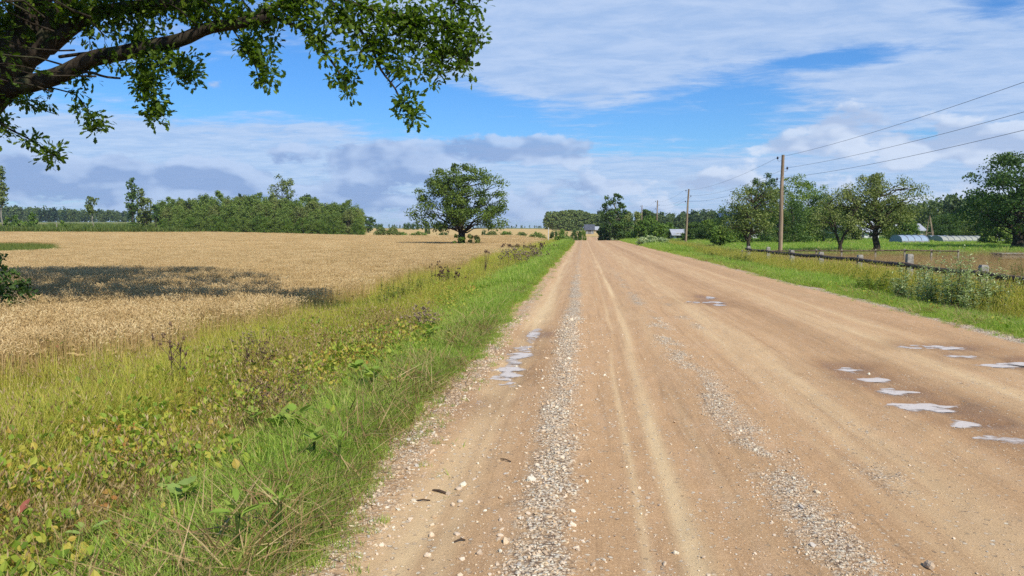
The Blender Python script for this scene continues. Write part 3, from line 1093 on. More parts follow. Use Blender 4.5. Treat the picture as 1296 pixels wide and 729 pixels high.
# canopy underlayer: the dense lower straw seen between the ears
fy = growth(.4, .012, 1.5, 171)
rows, cols = [], 70
Vv = []
for y in fy:
    xr = float(wedge(np.array(y))) - .15
    xl = -max(12, y * .98 + 4)
    tt = np.linspace(0, 1, cols) ** 1.5
    xx = xr + (xl - xr) * tt
    zz = HT(xx, np.full(cols, y)) + .56 + .10 * sst(45, 70, y) + (fbm(xx * 3, np.full(cols, y) * 3, 5, 2) - .5) * .1
    zz = zz - .30 * sst(xr - 1.4, xr - .1, xx)
    zz[0] = Hs(xr, y)
    xx[1] = xr - .12
    zz[1] = Hs(xx[1], y) + .15
    g_ = ingreen(xx, np.full(cols, y))
    zz = np.where(g_, zz - .25, zz)
    Vv.append(np.stack([xx, np.full(cols, y), zz], -1))
mb = MB()
ii = np.arange(len(fy) - 1)[:, None] * cols + np.arange(cols - 1)[None]
mb.add(np.concatenate(Vv), np.stack([ii, ii + cols, ii + cols + 1, ii + 1], -1).reshape(-1, 4))
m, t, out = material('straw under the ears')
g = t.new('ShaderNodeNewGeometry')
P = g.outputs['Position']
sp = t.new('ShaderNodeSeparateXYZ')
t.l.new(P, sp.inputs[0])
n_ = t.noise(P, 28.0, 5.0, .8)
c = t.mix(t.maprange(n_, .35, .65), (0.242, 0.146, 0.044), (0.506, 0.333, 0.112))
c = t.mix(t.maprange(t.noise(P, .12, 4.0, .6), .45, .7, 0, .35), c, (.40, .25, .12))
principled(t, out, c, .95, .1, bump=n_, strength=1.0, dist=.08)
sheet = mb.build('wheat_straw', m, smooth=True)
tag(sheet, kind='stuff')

# green weeds in the wheat
V = [tuft(rg, 50, .4, .5, 1.0, .03, .4) for _ in range(4)]
p_ = grid_pts(-130, -25, 40, 135, .62, lambda x, y: ingreen(x, y) & inview(x, y, .15))
scatter('green_weeds', M['wheat_green'], V, p_, rg.uniform(.7, 1.05, len(p_)), .1, rg)
# stray green grass standing through the edge of the wheat
V = [tuft(rg, 14, .15, .6, 1.0, .008, .3) for _ in range(4)]
p_ = sample(5000, -8.6, -5.6, 2.5, 60, lambda x, y: .8 * sst(-8.6, -6.4, x) * inview(x, y), rg, 1.3)
scatter('edge_grass', M['grass_tall'], V, p_, rg.uniform(.7, 1.05, len(p_)), .1, rg)

# meadow and lawn grass beyond
V = [tuft(rg, 40, .9, .15, .45, .05, .5, 2) for _ in range(4)]
pa = sample(9000, 12, 75, 30, 125, lambda x, y: inview(x, y, .1) * (x > 12.6) * (y > 56) * .9, rg)
scatter('lawn_grass', M['grass_short'], V, pa, rg.uniform(.4, .8, len(pa)), .1, rg)
V = [tuft(rg, 40, 1.3, .4, 1.1, .12, .5, 2) for _ in range(4)]
pa = sample(14000, -260, -60, 166, 300, lambda x, y: (737 + x / y * FPX < 225) * inview(x, y, .1) * np.where(y < 200, 1, .35), rg, 1.8)
scatter('meadow_grass', M['wheat_green'], V, pa, rg.uniform(.7, 1.6, len(pa)) * np.where(pa[:, 1] < 195, 1.4, .8), .1, rg)


# ------------------------------------------------------------------ gravel
def stone_mesh(rng, k=0):
    me = bpy.data.meshes.new('stone')
    import bmesh
    bm = bmesh.new()
    bmesh.ops.create_icosphere(bm, subdivisions=1 + (k > 0), radius=1.0)
    ax = rng.uniform(.6, 1.15, 3)
    off = rng.random(3) * 10
    for v in bm.verts:
        n = v.co.normalized()
        f = 1 + .28 * math.sin(n.x * 3 + off[0]) * math.cos(n.y * 3.3 + off[1]) + rng.uniform(-.10, .10) * (1 if k == 0 else .3)
        v.co = Vector((n.x * ax[0], n.y * ax[1], n.z * ax[2] * .62)) * f
    bm.to_mesh(me)
    bm.free()
    return me


SV = [stone_mesh(rg) for _ in range(8)]


def dgrav(x, y):
    gr = road_masks(x, y)[0]
    return np.clip(gr * 1.15 - .10, 0.006, 1) * ((x > -1.9) & (x < 6.9))


def sgrid(n, x0, x1, y0, y1, f, ypow):
    p = sample(n, x0, x1, y0, y1, f, rg, ypow)
    p[:, 2] = road_height(p[:, 0], p[:, 1])
    return p


pa = sgrid(190000, -1.9, 2.4, 2.2, 14, lambda x, y: dgrav(x, y) * inview(x, y, .12), 1.7)
pb = sgrid(50000, -1.9, 6.9, 8, 30, lambda x, y: dgrav(x, y) * inview(x, y, .12) * .8, 1.5)
pc = sgrid(30000, 2.4, 6.0, 3.0, 9, lambda x, y: dgrav(x, y) * inview(x, y, .12), 1.2)
pd = sgrid(5000, -2.3, -.4, 2.2, 12, lambda x, y: .6 * inview(x, y), 1.5)
pf_ = sgrid(70000, .85, 1.75, 3.0, 14, lambda x, y: dgrav(x, y) * inview(x, y), 1.4)
pe = sgrid(60000, -1.7, 5.5, 2.2, 9, lambda x, y: np.clip(fbm(x * 2.5, y * 1.2, 150, 3) * 2.6 - .75, .06, 1) * inview(x, y), 1.5)
n_e = len(pe)
ps = np.vstack([pa, pb, pc, pd, pf_, pe])
ss = np.exp(rg.normal(size=len(ps)) * .50 - .12) * np.where(ps[:, 0] > .9, .0032, .0054) * (1 + .035 * ps[:, 1])
ss[-n_e:] = np.exp(rg.normal(size=n_e) * .4) * .0026
ps[:, 2] += ss * .25
scatter('gravel', M['stone'], SV, ps, ss, .4, rg)


# ------------------------------------------------------------------ trees
def curve_pts(p0, p1, sag, n=6, wob=.04, rng=RNG):
    p0, p1 = np.asarray(p0, float), np.asarray(p1, float)
    L = np.linalg.norm(p1 - p0)
    ts = np.linspace(0, 1, n)[:, None]
    P_ = p0 + (p1 - p0) * ts
    P_ = P_ + np.array([0, 0, 1.0]) * (sag * L * 4 * ts * (1 - ts))
    j = rng.normal(size=(n, 3)) * wob * L
    j[0] = 0
    j[-1] = 0
    return P_ + j


ENV = {
    'round': lambda t: np.sqrt(np.clip(1 - (2 * t - 1) ** 2, 0, 1)),
    'spread': lambda t: np.clip(np.where(t < .30, .62 + t / .30 * .38, np.sqrt(np.clip(1 - ((t - .30) / .72) ** 2, 0, 1))), 0, 1),
    'dome': lambda t: np.sqrt(np.clip(1 - np.where(t < .36, ((t - .36) / .60) ** 2, ((t - .36) / .66) ** 2), 0, 1)),
    'column': lambda t: np.clip(np.minimum(.55 + t * 1.8, 1.0) * np.sqrt(np.clip(1 - t ** 4, 0, 1)), 0, 1),
    'cone': lambda t: np.clip((1 - t) ** .75, 0.05, 1),
    'bush': lambda t: np.sqrt(np.clip(1 - (t * .98) ** 2.4, 0, 1)),
}


def leaf_cloud(b, rng, C, rc, nper, size, flat=.7, upb=.3, size_j=.35):
    """leaves spread through clumps: C (K,3) centres, rc radius of each"""
    K = len(C)
    rc = np.broadcast_to(rc, (K,))
    C2 = np.repeat(C, nper, 0)
    r2 = np.repeat(rc, nper)
    d = unit(rng.normal(size=(K * nper, 3)))
    d[:, 2] = np.abs(d[:, 2]) * np.where(rng.random(len(d)) < .62, 1, -1)
    rad = rng.random(len(d)) ** .45
    P_ = C2 + d * (r2 * rad)[:, None] * np.array([1, 1, flat])
    nrm = unit(d * .7 + np.array([0, 0, upb]) + rng.normal(size=d.shape) * .55)
    X, Y = frames(nrm, rng)
    tv = np.array([(0, 0, 0), (.42, .45, .10), (0, 1, 0), (-.42, .45, .10)])
    rr = np.clip(np.repeat(rng.random(K), nper) * .45 + rng.random(len(d)) * .55, 0, 1)
    b.cards(P_, X, Y, nrm, tv, DIAF, size * rng.uniform(1 - size_j, 1 + size_j, len(d)), rr)


def make_tree(name, seed, h, wid, base=.25, env='round', ncl=50, nper=60, ls=.25, mat='oak', bark='bark', tr=None, rcl=.13,
              lean=(0, 0), forks=1, flat=.75, upb=.3, fill=.35, limb=True, droop=0.0, depth=.9, first_bare=.0):
    """returns the Empty of a tree with children trunk, branches, crown; base = bare share of the height"""
    rng = np.random.default_rng(seed)
    root = empty(name, (0, 0, 0))
    tr = tr or h * .022
    zb = h * base
    ch = h - zb
    E = ENV[env]
    # clump centres
    C = []
    while len(C) < ncl:
        t_ = rng.random()
        r = float(E(np.array(t_)))
        if rng.random() > r ** 1.3 + .08:
            continue
        a = rng.uniform(0, 6.283)
        rr = r * math.sqrt(rng.uniform(fill, 1.0)) * (wid / 2 - rcl * wid * .55)
        rr *= 1 + .22 * math.sin(a * 2 + seed) + .10 * math.sin(a * 5 + seed * 2)
        z = zb + ch * t_ * (1 - rcl * .4)
        C.append((rr * math.cos(a) + lean[0] * z, rr * math.sin(a) * depth + lean[1] * z, z))
    C = np.array(C)
    rc = rcl * wid * rng.uniform(.65, 1.25, ncl) * np.where(C[:, 2] > zb + .85 * ch, .75, 1)
    cb = MB()
    leaf_cloud(cb, rng, C, rc, nper, ls, flat, upb)
    tb, bb = MB(), MB()
    if forks == 1:
        tops = [np.array([lean[0] * (zb + ch * .6), lean[1] * (zb + ch * .6), zb + ch * .62])]
    else:
        tops = []
        for k in range(forks):
            a = 6.283 * k / forks + rng.uniform(-.4, .4) + (0 if forks > 2 else .1)
            tops.append(np.array([wid * .24 * math.cos(a) + lean[0] * h * .6, wid * .2 * math.sin(a), zb + ch * .55]))
    fz = h * (.10 if forks > 1 else 0)
    fork = np.array([0, 0, fz])
    stems = []
    if forks > 1:
        tb.tube([(0, 0, -.3), (0, 0, fz * .5), fork], [tr * 1.5, tr * 1.15, tr], 8)
    for tp in tops:
        p = curve_pts(fork if forks > 1 else (0, 0, -.3), tp, .0, 8, .018, rng)
        rad = np.linspace(tr * (1.25 if forks == 1 else .8), tr * .22, 8)
        if forks == 1:
            rad[0] *= 1.3
        tb.tube(p, rad, 8)
        stems.append(p)
    allp = np.vstack(stems)
    if limb:
        order = np.argsort(-rc)
        for i in order[:min(len(order), 70)]:
            c = C[i]
            cand = allp[allp[:, 2] < max(c[2] - .12 * ch + droop * ch, zb * .85 + .05 * ch)]
            if len(cand) == 0:
                cand = allp[1:3]
            dd = np.linalg.norm((cand - c) * np.array([1, 1, .6]), axis=1)
            s0 = cand[np.argmin(dd)]
            L = np.linalg.norm(c - s0)
            p = curve_pts(s0, c, .10 * rng.uniform(-.2, 1) + droop, 6, .035, rng)
            r0 = min(tr * .55, .012 * L + .02 * wid / 10 + .02)
            bb.tube(p, np.linspace(r0, .015, 6), 5)
            if rng.random() < .5:
                q = c + rng.normal(size=3) * rc[i] * .7
                bb.tube(curve_pts(p[3], q, .05, 4, .03, rng), np.linspace(r0 * .5, .01, 4), 4)
    tb.build('trunk', M[bark], root, True)
    if limb:
        bb.build('branches', M[bark], root, True)
    cb.build('crown', M[mat], root)
    return root


def set_tree(root, px, Y, label, cat='tree', group=None, rz=0.0, s=1.0, dz=0.0):
    X, Y_, Z = gx(px, Y)
    root.location = (X, Y_, Z + dz - .03)
    root.rotation_euler = (0, 0, rz)
    if s != 1.0:
        root.scale = (s, s, s)
    tag(root, label, cat, group)
    return root


def tree(name, seed, px, Y, top, wpx, label, cat='tree', group=None, **kw):
    X, _, Z = gx(px, Y)
    h = at(px, top, Y).z - Z
    wd = wpx / FPX * Y
    if kw.get('env') == 'bush':
        h *= 1.07
    return set_tree(make_tree(name, seed, h, wd, **kw), px, Y, label, cat, group)


# the lone oak in the wheat
tree('oak_tree', 21, 585, 89, 207, 116, 'lone round oak standing in the golden wheat field', env='dome', base=.25, ncl=165, nper=125, ls=.20,
     tr=.42, rcl=.088, fill=.16, flat=.65, mat='oak', bark='bark_dark')
tree('shrub', 22, 580, 87.5, 294, 20, 'small shrub at the left of the lone oak trunk', 'shrub', env='bush', base=.02, ncl=14, nper=50, ls=.2, mat='shrub', limb=False)
tree('shrub', 23, 599, 87.5, 295, 24, 'yellow green shrub at the right of the lone oak trunk', 'shrub', env='bush', base=.02, ncl=14, nper=50, ls=.2, mat='willow', limb=False)

# big oak at the right edge
tree('oak_tree', 31, 1290, 78, 193, 165, 'big dark oak spreading at the right edge behind the garden', env='spread', base=.16, ncl=140, nper=110, ls=.22,
     tr=.5, rcl=.095, fill=.05, flat=.6, mat='dark_oak', bark='bark_dark')

# thin tall trees on the left horizon
tree('aspen_tree', 41, 4, 190, 204, 17, 'very tall slim aspen with a long bare trunk at the left edge', env='column', base=.36, ncl=32, nper=34, ls=.55, mat='birch', bark='bark_pale', tr=.16, rcl=.34)
tree('aspen_tree', 42, 118, 190, 244, 19, 'small lone tree with tufted top between aspen and grove', env='round', base=.45, ncl=16, nper=32, ls=.5, mat='birch', bark='bark_pale', tr=.13, rcl=.24)
tree('aspen_tree', 43, 169, 180, 219, 15, 'tallest narrow tree of the three left of the thicket', env='column', base=.12, ncl=34, nper=36, ls=.5, mat='dark_oak', bark='bark', tr=.16, rcl=.30)
tree('aspen_tree', 44, 183, 182, 236, 27, 'broader middle tree of the three left of the thicket', env='column', base=.18, ncl=40, nper=36, ls=.5, mat='birch', bark='bark', tr=.16, rcl=.2)
tree('aspen_tree', 45, 198, 178, 248, 9, 'smallest of the three trees left of the thicket', env='column', base=.15, ncl=14, nper=30, ls=.45, mat='dark_oak', bark='bark', tr=.1, rcl=.3)
for i, (px, w_, top, lb) in enumerate([(22, 16, 272, 'low round bush just right of the tall aspen'), (40, 20, 270, 'wider dark bush right of the tall aspen'), (11, 12, 276, 'lowest bush at the foot of the tall aspen'), (80, 10, 277, 'tiny bush beside the pale dead stem')]):
    tree('bush', 50 + i, px, 185, top, w_, lb, 'bush', env='bush', base=.02, ncl=16, nper=34, ls=.5, mat='shrub', limb=False)

# dead stem
X, Y, Z = gx(72, 176)
mb = MB()
mb.tube([(0, 0, -.2), (.05, 0, 1.2), (-.04, 0, 2.3)], [.13, .1, .05], 7, cap=True)
mb.tube([(0, 0, 1.2), (.25, .05, 1.7)], [.04, .02], 5)
o = mb.build('dead_stem', M['bark_pale'], loc=(X, Y, Z + .6))
tag(o, 'pale dead tree stem standing in the left meadow', 'dead tree')

# the thicket in the middle left: every tree of it
TH = []
VAR = []
for k, (mt, en) in enumerate([('thicket', 'column'), ('thicket', 'bush'), ('willow', 'column'), ('thicket', 'bush'), ('shrub', 'bush'), ('thicket', 'column'), ('thicket', 'bush')]):
    t_ = make_tree('thicket_tree', 100 + k, 8.0, 5.2 if en != 'column' else 3.6, base=.06 if en != 'bush' else .02, env=en, ncl=70, nper=76, ls=.22, mat=mt,
                   bark='bark', tr=.09, rcl=.12 if en != 'column' else .16, limb=(en != 'bush'), upb=.2, flat=1.5)
    VAR.append(t_)
prof_x = [196, 215, 240, 265, 290, 320, 345, 370, 400, 430, 447, 460, 470]
prof_t = [262, 251, 246, 247, 244, 247, 244, 248, 251, 253, 257, 268, 284]
first = [True] * len(VAR)
tr_rng = np.random.default_rng(5)
GRT = 'trees of the dense thicket behind the wheat'
LBT = 'bushy green tree within the dense thicket behind the wheat'


def put_variant(k, px, Y, hh, wscale=1.0, dz=0.0, label=LBT, group=GRT, cat='tree', hbase=8.0, pool=None, fl=None):
    pool = VAR if pool is None else pool
    fl = first if fl is None else fl
    if fl[k]:
        o = pool[k]
        fl[k] = False
    else:
        o = copy_tree(pool[k])
    X, Y_, Z = gx(px, Y)
    o.location = (X, Y_, Z - .05 + dz)
    s = hh / hbase
    o.scale = (s * wscale, s * wscale, s)
    o.rotation_euler = (0, 0, tr_rng.uniform(0, 6.28))
    tag(o, label, cat, group)
    return o


for row, (Y, n, f, ks) in enumerate([(205, 19, 1.0, (0, 1, 5, 2)), (192, 19, .95, (0, 1, 2, 5)), (181, 19, .74, (0, 2, 3, 3)), (174, 24, .46, (4, 3, 6, 4))]):
    for i in range(n):
        px = 198 + (462 - 198) * (i + .5) / n + tr_rng.uniform(-6, 6)
        top = np.interp(px, prof_x, prof_t) + tr_rng.uniform(-2, 2) + 3 * math.sin(px * .11)
        Z = gx(px, Y)[2]
        hh = max(2.2, (at(px, top, Y).z - Z) * f * tr_rng.uniform(.97, 1.04))
        put_variant(ks[i % 4], px, Y, hh, 1.3 if row < 3 else 1.6)
tree('aspen_tree', 61, 357, 208, 220, 44, 'tall loose tree rising above the thicket', env='round', base=.45, ncl=40, nper=40, ls=.45, mat='birch', bark='bark', rcl=.13, tr=.2)
tree('aspen_tree', 62, 392, 210, 245, 26, 'smaller tree top just above the thicket right of the tall one', env='round', base=.4, ncl=22, nper=40, ls=.45, mat='dark_oak', bark='bark', rcl=.17, tr=.2)
tree('round_tree', 63, 436, 200, 254, 30, 'rounded tree near the right end of the thicket', env='round', base=.3, ncl=30, nper=40, ls=.45, mat='dark_oak', bark='bark', rcl=.17, tr=.2)
tree('round_tree', 64, 466, 240, 272, 22, 'rounded dark tree peeping out behind the right end of the thicket', env='round', base=.1, ncl=24, nper=40, ls=.5, mat='dark_oak', bark='bark', rcl=.17, tr=.2)
tree('spruce_tree', 65, 305, 208, 240, 7, 'thin dark spruce tip poking out of the thicket', env='cone', base=.3, ncl=26, nper=34, ls=.4, mat='conifer', bark='bark', rcl=.2, tr=.12)

# hedges and bushes at the far edge of the wheat
BV = []
for k, mt in enumerate(['thicket', 'shrub', 'birch', 'dark_oak']):
    BV.append(make_tree('bush', 140 + k, 2.0, 4.0, base=.01, env='bush', ncl=34, nper=40, ls=.26, mat=mt, bark='bark', rcl=.14, limb=False))
bf = [True] * 4
HB = [  # px, Y, top, width px, variant, label
    (482, 171, 288, 22, 2, 'olive bush next to the right end of the thicket'),
    (497, 172, 288, 20, 2, 'olive bush second right of the thicket'),
    (508, 173, 293.5, 20, 1, 'low dark bush at the far wheat edge right of the olive pair'),
    (530, 173, 293, 26, 0, 'low spreading bush at the far wheat edge left of the lone oak'),
    (561, 172, 293, 18, 3, 'dark low bush at the far wheat edge behind the lone oak branches'),
    (541, 230, 281, 10, 3, 'dark upright bush on the field boundary left of the lone oak'),
    (516, 330, 281, 13, 3, 'round tree on the far skyline left of the lone oak'),
    (526, 330, 281.5, 12, 3, 'second round tree on the far skyline left of the lone oak'),
    (480, 330, 283, 12, 3, 'round tree on the far skyline beside the thicket'),
    (612, 171, 290, 7, 3, 'small dark bush just right of the lone oak'),
    (622, 172, 293, 18, 2, 'brown green bush right of the lone oak in the field hedge'),
    (641, 172, 292.5, 22, 1, 'green bush in the middle of the field hedge'),
    (660, 173, 294, 22, 2, 'faded low bush in the field hedge'),
    (680, 172, 293.5, 22, 0, 'dull green bush in the field hedge by the white post'),
    (701, 152, 290, 15, 3, 'dark bush right of the white post'),
    (712, 150, 290, 17, 1, 'green bush left of the dark round one before the grove'),
    (729, 152, 289, 16, 3, 'dark round bush before the grove near the road end'),
    (712, 118, 297, 30, 0, 'grey green roadside bush near the road end'),
    (738, 148, 291, 10, 1, 'small light bush beside the dark round one'),
]
for px, Y, top, wp, k, lb in HB:
    Z = gx(px, Y)[2]
    hh = max(.8, at(px, top, Y).z - Z)
    put_variant(k, px, Y, hh, (wp / FPX * Y) / 4.0 / (hh / 2.0) * .95, label=lb, group=None, cat='bush', hbase=2.0, pool=BV, fl=bf)

# poplar grove by the road end
PV = [make_tree('poplar_tree', 160 + k, 12.0, 5.0, base=.05, env='column', ncl=50, nper=34, ls=.75, mat='forest_pale', bark='bark_pale', rcl=.17, tr=.14, upb=.2) for k in range(3)]
pf = [True] * 3
for row, (Y, n) in enumerate([(345, 13), (360, 14), (375, 12)]):
    for i in range(n):
        px = 690 + (760 - 690) * (i + .5) / n + tr_rng.uniform(-1.5, 1.5)
        top = np.interp(px, [686, 692, 700, 720, 740, 748, 760], [274, 268, 267, 265, 266, 270, 271]) + tr_rng.uniform(-1.2, 1.2)
        hh = at(px, top, Y).z - gx(px, Y)[2]
        put_variant(i % 3, px, Y, hh, 1.0, label='tall slim poplar in the pale grove beyond the road end', group='poplars of the grove beyond the road end', hbase=12.0, pool=PV, fl=pf)

# right side: dark group by the road
tree('birch_tree', 71, 778, 150, 241, 31, 'tall dark birch at the right roadside by the road end', env='column', base=.10, ncl=60, nper=44, ls=.38, mat='dark_oak', bark='bark_pale', rcl=.14, tr=.16, droop=.02)
RG = [  # px, Y, top, w, mat, label
    (765, 156, 284, 22, 'dark_oak', 'low dark tree left of the tall roadside birch'),
    (800, 150, 266, 40, 'willow', 'pale green willow right of the tall roadside birch'),
    (822, 150, 274, 30, 'shrub', 'green bushy tree below the farthest power poles'),
    (842, 144, 284, 32, 'shrub', 'bright green bush left of the second power pole'),
    (788, 138, 280, 36, 'dark_oak', 'dark leafy bush under the tall roadside birch'),
    (812, 134, 280, 34, 'shrub', 'rounded dark green bush right of the roadside birch'),
    (833, 128, 285, 34, 'shrub', 'broad green bush behind the grey green mound'),
    (818, 200, 264, 20, 'dark_oak', 'small dark tree top behind the pale willow')]
for i, (px, Y, top, wp, mt, lb) in enumerate(RG):
    tree('bushy_tree', 180 + i, px, Y, top, wp, lb, env='bush', base=.02, ncl=48, nper=46, ls=.34, mat=mt, bark='bark', rcl=.13, limb=False)
tree('round_shrub', 190, 826, 88, 300, 40, 'low dome of grey green shrub by the right road verge', 'shrub', env='bush', base=.0, ncl=70, nper=60, ls=.16, mat='grey_willow', limb=False, rcl=.09)

# orchard and yard trees on the right
tree('leaning_tree', 201, 946, 62, 230, 92, 'leaning orchard tree with thin crown left of the front pole', env='round', base=.26, ncl=66, nper=95, ls=.13, mat='birch', bark='bark', rcl=.13, tr=.15, lean=(.10, 0), flat=.8, fill=.1)
tree('forked_tree', 202, 1064, 64, 232, 72, 'sparse fork trunked tree in the middle of the lawn', env='round', base=.26, ncl=44, nper=70, ls=.13, mat='willow', bark='bark_dark', rcl=.13, tr=.16, forks=2, flat=.8)
tree('crack_willow', 203, 1108, 66, 219, 114, 'wide domed willow with olive crown in the garden', env='round', base=.22, ncl=115, nper=110, ls=.13, mat='willow', bark='bark_dark', rcl=.095, tr=.26, flat=.8, fill=.25)
YD = [
    (966, 105, 217, 46, 'dark_oak', 'column', 'dark tall tree top left of the front power pole'),
    (1003, 100, 222, 66, 'thicket', 'bush', 'tall bright green tree right behind the front power pole'),
    (1022, 104, 232, 62, 'shrub', 'bush', 'dense dark green tree left of the forked tree'),
    (985, 98, 240, 74, 'dark_oak', 'bush', 'dark green tree behind the front power pole'),
    (1042, 102, 246, 64, 'dark_oak', 'bush', 'dark tree with low crown behind the forked tree'),
    (927, 108, 258, 56, 'dark_oak', 'bush', 'dark low tree left of the leaning orchard tree'),
    (912, 84, 286, 30, 'shrub', 'round', 'young apple tree left of the leaning tree'),
    (880, 112, 283, 34, 'dark_oak', 'bush', 'dark garden bush just right of the second power pole'),
    (900, 116, 279, 34, 'shrub', 'bush', 'green garden bush right of the second power pole'),
    (935, 96, 287, 36, 'shrub', 'bush', 'light green bush under the leaning orchard tree'),
    (1076, 110, 276, 28, 'willow', 'bush', 'pale bush before the grey roofed house'),
    (1135, 118, 262, 40, 'thicket', 'bush', 'mid green tree right of the domed willow'),
    (1150, 112, 279, 32, 'shrub', 'bush', 'small bright tree above the pale blue greenhouse'),
    (1198, 122, 268, 40, 'dark_oak', 'bush', 'dark shrubbery behind the wooden tripod'),
    (1222, 124, 272, 36, 'thicket', 'bush', 'green tree behind the middle of the long greenhouse'),
    (1246, 120, 276, 30, 'willow', 'bush', 'yellowish small tree above the end of the long greenhouse'),
    (1262, 92, 276, 36, 'thicket', 'bush', 'light bush under the big dark oak'),
    (1268, 118, 262, 44, 'dark_oak', 'bush', 'dark tree behind the big right oak')]
for i, (px, Y, top, wp, mt, en, lb) in enumerate(YD):
    tree('garden_tree', 220 + i, px, Y, top, wp, lb, env=en, base=.03 if en == 'bush' else .12, ncl=80, nper=80, ls=.18, mat=mt, bark='bark', rcl=.125, limb=(en != 'bush'))


# far woods that read as one mass
def wood(name, spans, mats, n, hs=1.0, seed=1, ls=1.0):
    rng = np.random.default_rng(seed)
    for mi_, (mat, share) in enumerate(mats):
        b = MB()
        for i in range(int(n * share)):
            px = rng.uniform(spans[0][0], spans[-1][0])
            top = np.interp(px, [s[0] for s in spans], [s[1] for s in spans]) + rng.normal() * 1.3
            Y = rng.uniform(spans[0][2], spans[0][3])
            X, _, Z = gx(px, Y)
            h = (at(px, top, Y).z - Z) * rng.uniform(.82, 1.04)
            if h < 1:
                continue
            wd = h * rng.uniform(.4, .65)
            en = ENV['cone' if mat == 'conifer' else 'column']
            K = 16
            tt = rng.random(K) ** .8
            rr = en(tt) * wd / 2 * np.sqrt(rng.random(K))
            a = rng.uniform(0, 6.28, K)
            C = np.stack([X + rr * np.cos(a), Y + rr * np.sin(a), Z + h * (.04 + .92 * tt)], -1)
            leaf_cloud(b, rng, C, wd * .24, 13, ls * h / 11, 1.2, .2)
        o = b.build(name, M[mat])
        tag(o, kind='stuff')


wood('far_forest', [(-60, 262, 560, 640), (20, 264), (60, 264), (100, 267), (160, 269), (230, 271), (300, 272)], [('forest', .75), ('conifer', .25)], 330, seed=3, ls=1.3)
wood('horizon_forest', [(460, 284, 700, 800), (540, 284), (560, 284), (640, 286), (690, 285.5)], [('forest', 1.0)], 130, seed=4, ls=1.1)
wood('right_far_forest', [(755, 270, 330, 400), (800, 270), (850, 271), (880, 268), (920, 269), (960, 268), (1060, 262)], [('forest', .8), ('conifer', .2)], 240, seed=5, ls=1.2)
wood('hill_forest', [(1060, 262, 165, 215), (1130, 258), (1160, 257), (1190, 248), (1220, 250), (1260, 246), (1300, 244), (1380, 244)], [('forest', .85), ('conifer', .15)], 190, seed=6, ls=.95)

# ------------------------------------------------------------------ the near oak overhanging on the left
rn = np.random.default_rng(77)
OAKX, OAKY = -12.7, 13.2
oak = empty('oak_tree', (OAKX, OAKY, Hs(OAKX, OAKY)))
tag(oak, 'near oak whose leafy limbs hang over the upper left', 'tree')
OZ = np.array([OAKX, OAKY, Hs(OAKX, OAKY)])


def A(px, py, Y):
    Y = 13.0 + (Y - 13.0) * .25
    return np.array(at(px, py, Y)) - OZ


tb, bb = MB(), MB()


def smooth(P_, n):
    P_ = np.array(P_, float)
    m_ = len(P_)
    tt = np.linspace(0, m_ - 1, n)
    out_ = []
    for q in tt:
        i = min(int(q), m_ - 2)
        f = q - i
        p0, p1, p2, p3 = P_[max(i - 1, 0)], P_[i], P_[i + 1], P_[min(i + 2, m_ - 1)]
        out_.append(.5 * ((2 * p1) + (-p0 + p2) * f + (2 * p0 - 5 * p1 + 4 * p2 - p3) * f ** 2 + (-p0 + 3 * p1 - 3 * p2 + p3) * f ** 3))
    return np.array(out_)


tb.tube(smooth([(0, 0, -.4), (.0, 0, .8), A(-78, 190, 13.1), A(-38, 122, 13.0)], 14), np.linspace(.62, .46, 14), 14)
tb.tube(smooth([A(-50, 150, 13.05), A(-8, 105, 12.9), A(22, 70, 12.7), A(38, 30, 12.6), A(50, -20, 12.6), A(70, -120, 12.8), A(60, -260, 13.2)], 22), np.linspace(.44, .13, 22), 12)
tb.tube(smooth([A(18, 78, 12.7), A(52, 62, 12.5), A(72, 20, 12.4), A(110, -30, 12.3), A(170, -110, 12.5)], 14), np.linspace(.21, .08, 14), 9)
tb.tube(smooth([A(-20, 120, 13), A(-90, 40, 13.4), A(-180, -60, 14), A(-260, -160, 14.4)], 12), np.linspace(.36, .1, 12), 9)
LIMBS = []


def limb(pts, r0, r1, n=26, sides=8):
    p = smooth([A(*q) for q in pts], n)
    bb.tube(p, np.linspace(r0 * .85, r1 * 1.1, n), sides)
    LIMBS.append(p)


limb([(-10, 118, 12.9), (30, 108, 12.6), (75, 95, 12.2), (115, 75, 11.8), (150, 68, 11.4), (185, 60, 11.1), (230, 50, 10.9), (262, 36, 10.7), (300, 30, 10.5), (345, 22, 10.4)], .20, .075, 30, 9)
limb([(345, 22, 10.4), (385, 38, 10.3), (408, 62, 10.2), (424, 84, 10.1), (438, 106, 10.0)], .045, .012, 14, 6)
limb([(300, 30, 10.5), (350, 8, 10.2), (410, -6, 10), (470, 12, 9.9), (520, 22, 9.8), (560, 34, 9.7)], .06, .014, 20, 6)
limb([(410, -6, 10), (448, 30, 9.8), (468, 55, 9.7), (482, 88, 9.6), (500, 112, 9.6), (512, 138, 9.6)], .04, .010, 16, 6)
limb([(60, 62, 12.4), (110, 22, 12), (170, 8, 11.6), (240, 4, 11.2), (310, -14, 10.8), (380, -30, 10.4), (460, -30, 10.1), (530, -24, 9.9), (570, 2, 9.8)], .16, .02, 28, 8)
limb([(75, 72, 12.3), (105, 68, 12.0), (135, 66, 11.8), (160, 63, 11.5)], .035, .03, 8, 6)
limb([(90, 94, 12.0), (112, 91, 11.8), (132, 97, 11.7), (152, 99, 11.6)], .035, .018, 8, 6)
limb([(40, 106, 12.6), (85, 116, 12.1), (100, 124, 11.9), (112, 142, 11.8), (126, 160, 11.7)], .018, .007, 12, 5)
limb([(-20, 140, 13), (10, 162, 12.4), (30, 172, 12.1), (50, 184, 11.9), (70, 196, 11.8)], .03, .008, 12, 5)
limb([(0, 130, 12.6), (24, 128, 12.4), (45, 136, 12.3), (72, 145, 12.2)], .02, .006, 8, 5)
